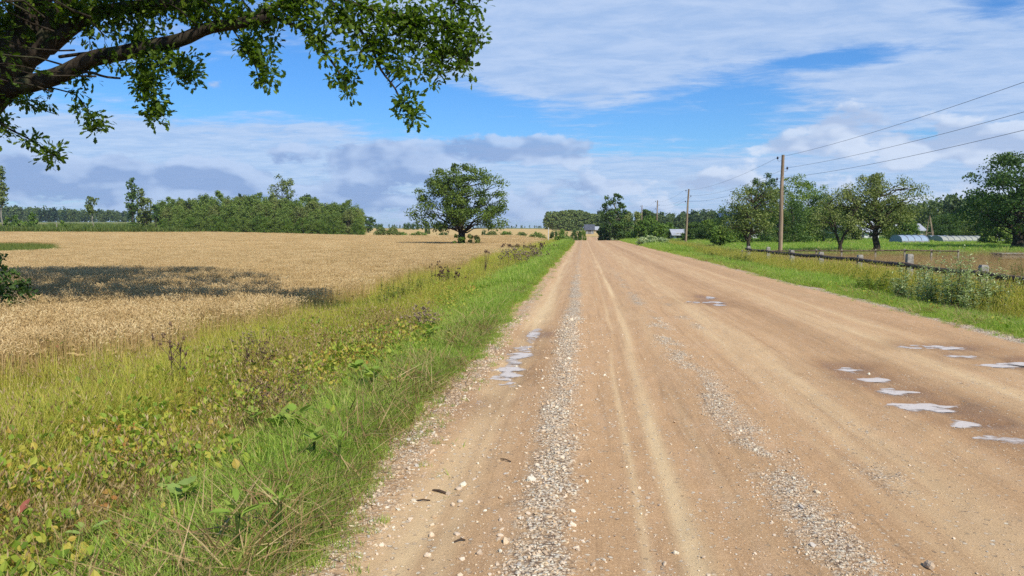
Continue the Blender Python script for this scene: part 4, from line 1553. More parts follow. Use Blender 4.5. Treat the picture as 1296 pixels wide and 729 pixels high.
limb([(175, 62, 11.2), (180, 90, 11.0), (190, 112, 10.9), (196, 138, 10.9)], .02, .008, 10, 5)
limb([(215, 54, 11), (222, 80, 10.9), (232, 98, 10.9)], .018, .007, 8, 5)
limb([(290, 30, 10.5), (310, 60, 10.4), (324, 86, 10.3), (330, 112, 10.3)], .02, .007, 10, 5)
limb([(500, 18, 9.8), (545, 50, 9.7), (565, 66, 9.6), (588, 82, 9.6)], .018, .006, 10, 5)
limb([(20, 70, 12.7), (-20, 30, 11.8), (-60, 10, 11.2)], .1, .04, 8, 6)

# leaf masses: px, py, radius x px, radius y px, depth, number of sprays
LM = [(20, 20, 50, 30, 12, 26), (0, 60, 20, 26, 12, 9), (15, 6, 45, 16, 11.5, 14), (110, 20, 55, 30, 11.8, 44), (170, 25, 55, 32, 11.4, 54), (235, 15, 55, 22, 11, 42),
      (205, 75, 42, 30, 11, 40), (190, 110, 26, 26, 10.9, 20), (198, 142, 20, 14, 10.9, 13), (236, 92, 16, 18, 10.9, 11), (150, 78, 20, 8, 11.3, 4),
      (100, 8, 60, 14, 11.6, 18), (300, 12, 55, 24, 10.6, 40), (325, 45, 26, 32, 10.4, 22), (333, 88, 17, 30, 10.3, 18), (310, 60, 22, 14, 10.4, 8), (370, 12, 50, 24, 10.3, 40),
      (398, 44, 26, 14, 10.2, 10), (436, 96, 18, 13, 10.0, 9), (440, 118, 9, 8, 10, 4), (410, 68, 10, 10, 10.1, 3),
      (450, 18, 50, 30, 10, 44), (470, 58, 36, 22, 9.8, 22), (500, 40, 40, 40, 9.8, 36), (545, 20, 45, 24, 9.8, 34), (560, 58, 42, 26, 9.7, 28), (590, 42, 20, 26, 9.7, 16),
      (512, 84, 20, 18, 9.7, 10), (545, 88, 28, 20, 9.6, 14), (515, 126, 13, 16, 9.6, 9), (520, 146, 13, 11, 9.6, 8), (588, 84, 14, 12, 9.6, 6), (603, 40, 10, 14, 9.6, 5), (600, 5, 18, 8, 9.7, 5),
      (64, 194, 17, 10, 11.8, 10), (36, 178, 14, 8, 12, 5), (4, 160, 9, 16, 12.3, 6), (122, 152, 12, 16, 11.7, 9), (100, 138, 10, 8, 11.8, 4), (108, 100, 15, 10, 11.9, 4),
      (40, 128, 16, 8, 12.3, 5), (25, 118, 12, 8, 12.4, 4), (95, 112, 8, 6, 12, 2), (128, 74, 12, 8, 11.7, 2), (60, 128, 10, 8, 12.2, 2)]
# lobed oak leaf, slightly folded (unit length along y)
half = [(.03, .0), (.05, .12), (.17, .20), (.12, .30), (.27, .42), (.19, .50), (.30, .64), (.20, .72), (.22, .86), (.10, .95)]
otv = [(0, 0, 0)] + [(0, .98, -.03)]
otv = np.array([(0, 0, 0), (.17, .20, .03), (.10, .30, .02), (.27, .44, .06), (.17, .52, .03), (.29, .68, .06), (.16, .78, .03), (0, 1, -.05),
                (-.16, .78, .03), (-.29, .68, .06), (-.17, .52, .03), (-.27, .44, .06), (-.10, .30, .02), (-.17, .20, .03), (0, .40, 0), (0, .75, -.02)])
otf = np.array([(0, 1, 2), (0, 2, 14), (2, 3, 4), (2, 4, 14), (4, 5, 6), (4, 6, 15), (4, 15, 14), (6, 7, 15), (0, 14, 12), (0, 12, 13), (12, 10, 11), (12, 14, 10), (10, 8, 9), (10, 15, 8), (10, 14, 15), (8, 15, 7)])
LIMBP = np.vstack(LIMBS)
cb = MB()
SPR = []
for (px, py, rx, ry, Y, n) in LM:
    for k in range(n):
        for _ in range(20):
            u, v = rn.normal(size=2) * .55
            if u * u + v * v < 1:
                break
        SPR.append(A(px + u * rx, py + v * ry, Y + rn.normal() * .45))
# crown above and to the left, outside the frame: it throws the shade on the wheat
for k in range(1700):
    a, t_ = rn.uniform(0, 6.28), rn.random()
    r = ENV['spread'](np.array(t_)) * 7.6 * math.sqrt(rn.uniform(.12, 1))
    p = np.array([r * math.cos(a) + 1.6, r * math.sin(a), 4.4 + 8.6 * t_])
    wp = p + OZ
    u_, v_ = 737 + wp[0] / wp[1] * FPX, 293 - (wp[2] - 1.6) / wp[1] * FPX
    if v_ > -25 and u_ > -25:
        continue
    SPR.append(p)
SPR = np.array(SPR)
far_limb = np.vstack([LIMBP, smooth([A(50, -20, 12.6), A(70, -120, 12.8), A(60, -260, 13.2)], 10), smooth([A(-20, 120, 13), A(-180, -60, 14), A(-260, -160, 14.4)], 10)])
for p in SPR:
    dd = np.linalg.norm(far_limb - p, axis=1)
    j = np.argmin(dd)
    s0 = far_limb[j]
    L = dd[j]
    if L > 1.6:          # long ones start from a point part of the way
        s0 = p + (s0 - p) * (1.5 / L)
        L = 1.5
    q = curve_pts(s0, p, .10 * rn.uniform(-.6, 1), 5, .025, rn)
    bb.tube(q, np.linspace(.004 + .008 * L, .003, 5), 4)
    # leaves along the end of the twig and a rosette at its tip
    nl = int(rn.integers(13, 19))
    pos = q[-1] + rn.normal(size=(nl, 3)) * .062
    back = rn.random(nl) < .35
    pos[back] = q[-3] + (q[-1] - q[-2]) * rn.random((back.sum(), 1)) + rn.normal(size=(back.sum(), 3)) * .04
    dirn = unit(unit(pos - q[-1]) * .9 + (q[-1] - q[-2]) * .8 + rn.normal(size=(nl, 3)) * .25 + np.array([0, 0, -.08]))
    nrm = unit(np.array([0, 0, .9]) + rn.normal(size=(nl, 3)) * .55)
    X = unit(np.cross(dirn, nrm))
    Z = np.cross(X, dirn)
    cb.cards(pos, X, dirn, Z, otv, otf, rn.uniform(.090, .140, nl) * (2.5 if p[2] + OZ[2] > 6.2 else 1), np.clip(rn.random() * .4 + rn.random(nl) * .6, 0, 1))
tb.build('trunk', M['bark_dark'], oak, True)
bb.build('branches', M['bark_dark'], oak, True)
cb.build('crown', M['oak_near'], oak)

# bush at the foot of the near oak
X_, Y_ = at(-12, 330, 13.5).x, 13.5
b_ = make_tree('bush', 300, 1.75, 1.6, base=.02, env='bush', ncl=60, nper=46, ls=.085, mat='dark_oak', bark='bark', rcl=.14, limb=False)
b_.location = (X_, Y_, Hs(X_, Y_) + .05)
tag(b_, 'dark leafy bush at the left edge in the oak shade', 'bush')

# ------------------------------------------------------------------ power poles and wires
POLES = [(13.6, 4.0), (gx(988, 55)[0], 55), (gx(868, 104)[0], 104), (gx(831, 151)[0], 151), (gx(812, 192)[0], 192)]
tops = []
labels = ['', 'front wooden power pole standing by the log fence', 'second wooden power pole standing among the garden bushes',
          'third wooden power pole rising above the roadside bushes', 'farthest tiny power pole above the bushes by the road end']
PH = 7.2
proto = None
for i, (x, y) in enumerate(POLES):
    z = Hs(x, y)
    if i == 0:
        tops.append((x, y, z + PH + .0))
        continue
    if proto is None:
        proto = empty('power_pole', (x, y, z))
        mb = MB()
        mb.tube([(0, 0, -.4), (.02, 0, 2.5), (.0, 0, 5.2), (.03, 0, PH)], [.15, .14, .12, .10], 14, cap=True)
        mb.build('pole', M['pole_wood'], proto, True)
        for sx_, dz in ((-1, -.28), (1, -1.0), (-1, -1.75)):
            b = MB()
            b.tube([(0, 0, dz - .10), (sx_ * .22, 0, dz - .16), (sx_ * .34, 0, dz - .10), (sx_ * .34, 0, dz + .02)], .012, 6)
            hk = b.build('hook', M['insulator'], proto, True)
            b = MB()
            b.tube([(sx_ * .34, 0, dz - .02), (sx_ * .34, 0, dz + .02), (sx_ * .34, 0, dz + .06), (sx_ * .34, 0, dz + .11), (sx_ * .34, 0, dz + .15), (sx_ * .34, 0, dz + .17)], [.05, .075, .06, .06, .045, .02], 12, cap=True)
            ins = b.build('insulator', M['insulator'], proto, True)
            for q in (hk, ins):
                q.location = (0, 0, PH)
        o = proto
    else:
        o = copy_tree(proto)
        o.location = (x, y, z)
        o.rotation_euler = (0, R([0, 0, 2.2, .6, 0][i]), 0)
    tag(o, labels[i], 'power pole', 'wooden power poles along the right side')
    tops.append((x, y, z + PH))
for wi, (sx_, dz, lb) in enumerate(((-1, -.18, 'topmost power wire running along the wooden poles'), (1, -.9, 'middle power wire running along the wooden poles'), (-1, -1.65, 'lowest power wire running along the wooden poles'))):
    mb = MB()
    for a, b in zip(tops[:-1], tops[1:]):
        p0 = np.array([a[0] + sx_ * .34, a[1], a[2] + dz])
        p1 = np.array([b[0] + sx_ * .34, b[1], b[2] + dz])
        ts = np.linspace(0, 1, 22)[:, None]
        P_ = p0 + (p1 - p0) * ts
        P_[:, 2] -= (.55 * 4 * ts * (1 - ts))[:, 0]
        mb.tube(P_, .008, 5)
    o = mb.build('power_wire', M['wire'])
    tag(o, lb, 'wire', 'power wires')

# ------------------------------------------------------------------ log fence with stone posts
FX = 11.65
fence = empty('log_fence', (FX, 33, Hs(FX, 33)))
tag(fence, 'low dark log rail fence on pale concrete posts right of the road', 'fence')
FO = np.array([FX, 33, Hs(FX, 33)])
fyv = [18.0, 22.9, 27.9, 32.7, 37.9, 43.0, 48.4, 54.0]
for i, y in enumerate(fyv):
    z = Hs(FX, y)
    top = (.80 if i == 2 else .60 + .04 * math.sin(i * 2.3)) - z - .36
    mb = MB()
    w2 = .105
    vv = []
    for zz, q in ((-.3, 1.05), (top * .5 + .2, 1.0), (top + .30, .96), (top + .36, .80)):
        for (sx_, sy_) in ((-1, -1), (1, -1), (1, 1), (-1, 1)):
            vv.append((FX + sx_ * w2 * q, y + .16 + sy_ * w2 * q, z + zz))
    ff = []
    for k in range(3):
        for j in range(4):
            ff.append((k * 4 + j, k * 4 + (j + 1) % 4, k * 4 + 4 + (j + 1) % 4, k * 4 + 4 + j))
    ff.append((12, 13, 14, 15))
    mb.add(np.array(vv) - FO, ff)
    mb.build('post', M['concrete'], fence)
for a, b in zip(fyv[:-1], fyv[1:]):
    za, zb_ = .42 + .03 * math.sin(a), .42 + .03 * math.sin(b)
    P_ = curve_pts((FX - .25, a - .12, za), (FX - .25, b - .18, zb_), -.01, 9, .0012, rn)
    mb = MB()
    mb.tube(P_ - FO, 0.09 * (1 + .03 * rn.normal(size=9)), 9, cap=True)
    mb.build('rail', M['rail_wood'], fence, True)
P_ = np.array([(FX - .2, 12.5, .30), (FX - .2, 15, .31), (FX - .2, 17.8, .32)])
mb = MB()
mb.tube(P_ - FO, .14, 10, cap=True)
mb.build('rail', M['rail_wood'], fence, True)

# thin wire fence on the lawn edge
f2 = empty('garden_fence', (16, 60, Hs(16, 60)))
tag(f2, 'thin rail fence with slim pale posts along the lawn', 'fence')
F2 = np.array([16, 60, Hs(16, 60)])
pts2 = []
for px in (940, 972, 1000, 1034, 1066, 1109, 1146, 1180, 1214):
    Y = 52 + (px - 940) * -.012
    X, _, Z = gx(px, Y)
    pts2.append((X, Y, Z))
    mb = MB()
    mb.box(X - F2[0] - .045, X - F2[0] + .045, Y - F2[1] - .045, Y - F2[1] + .045, Z - F2[2] - .2, Z - F2[2] + .72)
    mb.build('post', M['old_post'], f2)
for a, b in zip(pts2[:-1], pts2[1:]):
    mb = MB()
    d = (np.array(b) - np.array(a))
    s_ = .08
    mb.tube([np.array(a) - F2 + [0, -.08, .62], np.array(b) - F2 + [0, -.08, .62]], s_ * .6, 6, cap=True)
    mb.build('rail', M['rail_wood'], f2)

# white post at the left roadside
X, Y, Z = gx(694, 118)
mb = MB()
mb.tube([(0, 0, -.2), (0, 0, 2.0), (.02, 0, 2.7)], [.07, .065, .06], 8, cap=True)
o = mb.build('post', M['white_post'], loc=(X, Y, Z))
o.name = 'roadside_post'
tag(o, 'slim white post in the left verge near the road end', 'post')


# ------------------------------------------------------------------ buildings
def gable_house(name, px, Y, wpx, eave_py, ridge_py, wall, roof, label, rz=0.0, depth=6.0, wins=2, cat='house', door=False, chimney=False, base_dz=0.0):
    X, _, Z = gx(px, Y)
    wd = wpx / FPX * Y
    he = at(px, eave_py, Y).z - Z
    hr = at(px, ridge_py, Y).z - Z
    root = empty(name, (X, Y, Z), rz)
    tag(root, label, cat)
    mb = MB()
    w2, d2 = wd / 2, depth / 2
    mb.box(-w2, w2, -d2, d2, -.3, he)
    mb.add([(-w2, -d2, he), (-w2, d2, he), (-w2, 0, hr - .08)], [(0, 1, 2)])
    mb.add([(w2, -d2, he), (w2, d2, he), (w2, 0, hr - .08)], [(0, 1, 2)])
    mb.build('wall', M[wall], root)
    mb = MB()
    e = .45
    k = (hr - he) / d2
    for s in (-1, 1):
        a = [(-w2 - e, s * (d2 + e), he - k * e), (w2 + e, s * (d2 + e), he - k * e), (w2 + e, 0, hr), (-w2 - e, 0, hr)]
        top = [(x, y, z + .14) for x, y, z in a]
        mb.add(a + top, [(0, 1, 2, 3), (4, 5, 6, 7), (0, 1, 5, 4), (0, 3, 7, 4), (1, 2, 6, 5)])
    rf = mb.build('roof', M[roof], root)
    if chimney:
        mb = MB()
        mb.box(w2 * .2 - .25, w2 * .2 + .25, -.25, .25, hr - .4, hr + .8)
        mb.build('chimney', M['roof_rust'], rf)
    for i in range(wins):
        x = -w2 + wd * (i + .7) / (wins + .4)
        zc_ = he * .55
        mb = MB()
        for (x0, x1, z0, z1) in ((x - .55, x + .55, zc_ + .5, zc_ + .6), (x - .55, x + .55, zc_ - .6, zc_ - .5), (x - .55, x - .45, zc_ - .5, zc_ + .5), (x + .45, x + .55, zc_ - .5, zc_ + .5), (x - .03, x + .03, zc_ - .5, zc_ + .5)):
            mb.box(x0, x1, -d2 - .06, -d2 + .02, z0, z1)
        wn = mb.build('window', M['white_post'], root)
        mb = MB()
        mb.box(x - .45, x + .45, -d2 - .02, -d2 + .01, zc_ - .5, zc_ + .5)
        mb.build('pane', M['pane'], wn)
    if door:
        mb = MB()
        mb.box(-.45, .45, -d2 - .05, -d2 + .01, 0, min(2, he * .85))
        mb.build('door', M['dark_boards'], root)
    return root


gable_house('house', 746, 262, 10, 290.5, 284.5, 'grey_wall', 'roof_dark', 'dark roofed house beside the grove at the road end', depth=7, wins=1, door=True)
gable_house('shed', 756, 268, 8, 290.5, 287, 'cream_wall', 'roof_grey', 'tiny pale shed right of the dark roofed house', depth=4, wins=0, cat='shed')
gable_house('house', 861, 128, 20, 297, 291, 'white_wall', 'roof_grey', 'low white house half hidden behind the second power pole', depth=6, wins=2)
gable_house('house', 932, 132, 40, 283, 271, 'white_wall', 'roof_blue', 'blue roofed house behind the leaning orchard tree', depth=8, wins=2, chimney=False)
gable_house('house', 1078, 135, 40, 293, 281, 'white_wall', 'roof_grey', 'grey roofed house behind the forked tree', depth=9, wins=3)
gable_house('shed', 1146, 136, 26, 291, 284, 'cream_wall', 'roof_grey', 'yellowish shed behind the domed willow', depth=5, wins=1, cat='shed')
gable_house('shed', 1260, 106, 11, 303, 299, 'dark_boards', 'roof_grey', 'small dark shed at the right end of the greenhouses', depth=3, wins=0, door=True, cat='shed')


def greenhouse(px0, px1, Y, top_py, mat, label, arches, depth=4.0, yellow=False):
    X0, _, Z = gx(px0, Y)
    X1 = gx(px1, Y)[0]
    h = at((px0 + px1) / 2, top_py, Y).z - Z
    root = empty('greenhouse', ((X0 + X1) / 2, Y, Z))
    tag(root, label, 'greenhouse')
    L = X1 - X0
    n, q = 14, 40
    th = np.linspace(0, math.pi, n + 1)
    prof = np.stack([-np.cos(th) * depth / 2, np.sin(th) ** .8 * h], -1)
    xs_ = np.linspace(-L / 2, L / 2, q + 1)
    P_ = np.array([[(x, p[0], p[1] * (1 - .02 * math.sin(x / L * arches * 2 * math.pi) ** 2)) for p in prof] for x in xs_])
    ii_ = np.arange(q)[:, None] * (n + 1) + np.arange(n)[None]
    mb = MB()
    mb.add(P_.reshape(-1, 3), np.stack([ii_, ii_ + n + 1, ii_ + n + 2, ii_ + 1], -1).reshape(-1, 4))
    mb.build('cover', M[mat], root, True)
    for s in (-1, 1):
        mb = MB()
        vv = [(s * L / 2, p[0], p[1]) for p in prof] + [(s * L / 2, 0, 0)]
        mb.add(vv, [(i, i + 1, n + 1) for i in range(n)])
        mb.build('end_wall', M[mat], root)
    for k in range(arches + 1):
        x = -L / 2 + L * k / arches
        mb = MB()
        mb.tube([(x, p[0] * 1.01, p[1] * 1.01 + .01) for p in prof], .035, 5)
        mb.build('hoop', M['hoop'], root)
    mb = MB()
    mb.box(-L / 2 - .05, L / 2 + .05, -depth / 2 - .08, -depth / 2 - .02, -.1, .25)
    mb.build('base_board', M['grey_wall'], root)
    return root


greenhouse(1134, 1167, 99, 297.5, 'sheet_blue', 'short pale blue arched greenhouse', 4)
greenhouse(1173, 1196, 112, 298, 'sheet_blue', 'dim blue greenhouse half hidden behind the long cream one', 3)
greenhouse(1185, 1252, 104, 298.5, 'sheet_cream', 'long cream film greenhouse tunnel', 9)

# wooden tripod
X, Y, Z = gx(1176, 112)
h = at(1176, 273, 112).z - Z
root = empty('wooden_tripod', (X, Y, Z))
tag(root, 'tall wooden tripod of poles above the greenhouses', 'pole frame')
for (dx, dy) in ((-.55, 0), (.9, .3), (.2, -.8)):
    mb = MB()
    mb.tube([(dx, dy, 0), (0, 0, h)], [.08, .05], 7, cap=True)
    mb.build('leg', M['pole_wood'], root)
mb = MB()
mb.tube([(-.4, 0, h * .3), (.62, .2, h * .3)], .045, 6)
mb.build('crossbar', M['pole_wood'], root)

# pale slab cover on the ground at the far right
X, Y, Z = gx(1279, 52)
mb = MB()
mb.box(-.75, .75, -.6, .6, 0, .30)
mb.box(-.82, .82, -.68, .68, .302, .36)
o = mb.build('concrete_cover', M['old_post'], loc=(X, Y, Z + .02))
tag(o, 'grey concrete well cover in the dry grass at right', 'well cover')


# ------------------------------------------------------------------ tall plants that stand apart
def leafy_stem(b, rng, x, y, h, ls, nl, droop=.2, spread=.1):
    ln = rng.normal(size=2) * spread
    p = np.array([(x + ln[0] * t_ * t_, y + ln[1] * t_ * t_, h * t_) for t_ in np.linspace(0, 1, 5)])
    b[0].tube(p, np.linspace(.006, .002, 5), 4)
    t_ = rng.uniform(.12, 1, nl)
    C = np.stack([np.interp(t_, np.linspace(0, 1, 5), p[:, k]) for k in range(3)], -1)
    a = rng.uniform(0, 6.28, nl)
    dirn = unit(np.stack([np.cos(a), np.sin(a), rng.uniform(-droop, .8, nl)], -1))
    X = unit(np.cross(dirn, np.array([0, 0, 1.0])))
    Z = np.cross(X, dirn)
    tv = np.array([(0, 0, 0), (.13, .3, .03), (.11, .65, .02), (0, 1, -.08), (-.11, .65, .02), (-.13, .3, .03)])
    b[1].cards(C, X, dirn, Z, tv, np.array([(0, 1, 2, 3), (0, 3, 4, 5)]), ls * rng.uniform(.7, 1.2, nl) * (1.15 - .5 * t_), np.clip(rng.random(nl) * .7 + .3 * t_, 0, 1))


def plant_clump(name, seed, n, rad, h0, h1, ls, nl, mat, stem='twig', **kw):
    rng = np.random.default_rng(seed)
    root = empty(name, (0, 0, 0))
    b = (MB(), MB())
    for i in range(n):
        a, r = rng.uniform(0, 6.28), rad * math.sqrt(rng.random())
        leafy_stem(b, rng, r * math.cos(a), r * math.sin(a), rng.uniform(h0, h1) * (1 - .3 * (r / rad) ** 2), ls, nl, **kw)
    b[0].build('stems', M[stem], root)
    b[1].build('leaves', M[mat], root)
    return root


# grey green tall weeds on the right verge
GW = [  # px, Y, top, width px, label
    (1150, 19.5, 331, 34, 'leftmost low clump of grey green weeds at the right verge'),
    (1183, 18.6, 318, 30, 'grey green weed clump left of the tallest spire'),
    (1212, 17.8, 309, 34, 'tallest grey green weed clump on the right verge'),
    (1238, 17.4, 319, 34, 'grey green weed clump right of the tallest one'),
    (1258, 17.6, 327, 30, 'rightmost grey green weed clump before the log rail'),
    (1170, 21.5, 326, 26, 'grey green weed clump near the big concrete post'),
    (1222, 20.0, 322, 40, 'grey green weeds standing behind the tallest clump')]
for i, (px, Y, top, wp, lb) in enumerate(GW):
    Z = gx(px, Y)[2]
    hh = at(px, top, Y).z - Z
    o = plant_clump('tall_weed', 400 + i, 22, wp / FPX * Y / 2 * 1.1, hh * .45, hh * 1.12, .15, 46, 'grey_willow', spread=.12)
    set_tree(o, px, Y, lb, 'weed', 'grey green weeds on the right verge')
o = plant_clump('leafy_bush', 410, 30, .7, .9, 1.5, .12, 50, 'willow', spread=.2)
set_tree(o, 1300, 22, 'light green bush cut by the right edge above the rail', 'bush')
# green weeds before the fence
for i, (px, Y, top, lb) in enumerate([(1113, 22, 338, 'bright green weed clump below the fence left of the grey weeds'), (1088, 27, 334, 'low green weeds against the log fence'), (860, 66, 311, 'reed like clump on the right verge under the second pole'), (905, 50, 316, 'tall grassy weed clump on the right verge below the young apple tree'), (935, 42, 318, 'brownish weed clump left of the front pole')]):
    Z = gx(px, Y)[2]
    hh = at(px, top, Y).z - Z
    o = plant_clump('tall_weed', 420 + i, 30, .5 + Y * .006, hh * .6, hh, .12 + Y * .002, 30, 'nettle' if i < 3 else 'birch', spread=.12)
    set_tree(o, px, Y, lb, 'weed')
# nettle like clumps along the wheat edge on the left
NW = [(482, 15.5, 345, 'upright dark weed at the wheat edge nearest the camera side of the verge'), (497, 17.2, 347, 'small leafy weed between the upright weeds at the wheat edge'), (512, 18.8, 340, 'slender tall weed at the wheat edge with pointed top'),
      (526, 20, 343, 'bushy dark weed clump at the wheat edge'), (543, 22.5, 337, 'wide green weed clump at the wheat edge'), (566, 26, 333, 'green weed clump left of the brown seed heads')]
for i, (px, Y, top, lb) in enumerate(NW):
    Z = gx(px, Y)[2]
    hh = max(.5, at(px, top, Y).z - Z)
    o = plant_clump('leafy_weed', 440 + i, 7 + 3 * (i > 2), .18 + .02 * i, hh * .65, hh, .10, 44, 'nettle', spread=.06)
    set_tree(o, px, Y, lb, 'weed', 'green weeds at the edge of the wheat')


# thistles, dock stalks, brown seed heads
def stalk_plant(name, seed, n, rad, h0, h1, hl, hw, mat, label, px, Y, cat='weed', sw=.006, twigs=True, group=None):
    rng = np.random.default_rng(seed)
    root = empty(name, (0, 0, 0))
    sb, hb = MB(), MB()
    for i in range(n):
        a, r = rng.uniform(0, 6.28), rad * math.sqrt(rng.random())
        h = rng.uniform(h0, h1)
        ln = rng.normal(size=2) * .10 * h
        p0 = np.array([r * math.cos(a), r * math.sin(a), -.03])
        p1 = p0 + np.array([ln[0], ln[1], h])
        sb.tube(curve_pts(p0, p1, 0, 5, .015, rng), np.linspace(sw, sw * .4, 5), 5)
        for k in range(7 if twigs else 1):
            t_ = rng.uniform(.55, 1.0) if twigs else 1.0
            q0 = p0 + (p1 - p0) * t_
            q1 = q0 + np.array([rng.normal() * .09, rng.normal() * .09, rng.uniform(.03, .16)]) if twigs else q0
            if twigs:
                sb.tube([q0, q1], [sw * .4, sw * .25], 4)
            for _ in range(3 if twigs else 1):
                c = q1 + rng.normal(size=3) * .012 * twigs
                L = hl * rng.uniform(.7, 1.3)
                wv = hw * rng.uniform(.7, 1.3)
                e_ = c + np.array([0, 0, L])
                m_ = c + np.array([0, 0, L * .5])
                s_, t2 = np.array([1.0, 0, 0]), np.array([0, 1.0, 0])
                hb.add([c, m_ + s_ * wv, m_ + t2 * wv, m_ - s_ * wv, m_ - t2 * wv, e_],
                       [(0, 1, 2), (0, 2, 3), (0, 3, 4), (0, 4, 1), (5, 2, 1), (5, 3, 2), (5, 4, 3), (5, 1, 4)], rng.random())
    sb.build('stalks', M['twig'], root)
    tag(hb.build('seed_heads', M[mat], root), kind='stuff')
    X, _, Z = gx(px, Y)
    root.location = (X, Y, Z)
    tag(root, label, cat, group)
    return root


X0 = hit(218, 505, .15)
d0 = stalk_plant('dock_stalk', 501, 2, .05, .72, .85, .05, .010, 'brownhead', 'tall dry brown dock stalk standing alone in the left grass', 218, X0.y, sw=.008)
stalk_plant('seed_stalks', 502, 9, .25, .4, .62, .02, .010, 'brownhead', 'dark dry seed head clump beside the wheat shade', 318, 8.3, sw=.004)
stalk_plant('seed_stalks', 503, 10, .4, .3, .5, .018, .009, 'brownhead', 'brown dry stalks below the dark seed head clump', 345, 6.6, sw=.003)
stalk_plant('thistle', 504, 12, .8, .7, 1.1, .05, .035, 'thistle', 'pinkish thistles at the wheat edge near the white post', 650, 36, sw=.01)
stalk_plant('thistle', 505, 16, 1.4, .7, 1.0, .05, .04, 'thistle', 'wide patch of faded thistles farther along the verge', 664, 43, sw=.01)
stalk_plant('brown_weed', 506, 8, .45, .55, .85, .04, .025, 'brownhead', 'chocolate brown seed heads at the wheat edge', 563, 23.5, sw=.007)
stalk_plant('brown_weed', 507, 3, .06, .9, 1.0, .20, .05, 'brownhead', 'single dark brown spike beside the thistles', 612, 31, sw=.02, twigs=False)
stalk_plant('brown_weed', 508, 7, .25, .35, .5, .025, .016, 'thistle', 'faded pink thistle heads low in the left verge', 300, 9.8, sw=.004)
stalk_plant('brown_weed', 509, 30, 2.4, .5, .9, .10, .05, 'brownhead', 'brown seeded strip of weeds along the far left verge', 668, 62, sw=.012)
stalk_plant('brown_weed', 510, 8, .25, .3, .5, .03, .02, 'thistle', 'small pale pink weed in the middle of the left verge', 536, 12.5, sw=.004)


# broad leaved weeds close to the camera: every leaf is a part
def leaf_mesh(kind):
    b = MB()
    if kind == 'long':
        v = [(0, 0, 0), (.10, .18, .04), (.17, .45, .06), (.13, .75, .03), (0, 1, -.10), (-.13, .75, .03), (-.17, .45, .06), (-.10, .18, .04), (0, .45, .0), (0, .75, -.02)]
        f = [(0, 1, 2, 8), (8, 2, 3, 9), (0, 8, 6, 7), (8, 9, 5, 6)]
        b.add(v, f, .5)
        b.add([v[9], v[3], v[4]], [(0, 1, 2)], .5)
        b.add([v[9], v[4], v[5]], [(0, 1, 2)], .5)
    else:
        n = 16
        v = [(0, .08, 0)]
        for i in range(n + 1):
            a = -2.6 + 5.2 * i / n
            r = .5 * (1 + .10 * (1 if i % 2 else -1)) * (1 + .1 * math.cos(a))
            v.append((r * math.sin(a), .45 + r * math.cos(a), .08 * abs(math.sin(a))))
        b.add(v, [(0, i, i + 1) for i in range(1, n + 1)], .5)
    return b.mesh('leaf')


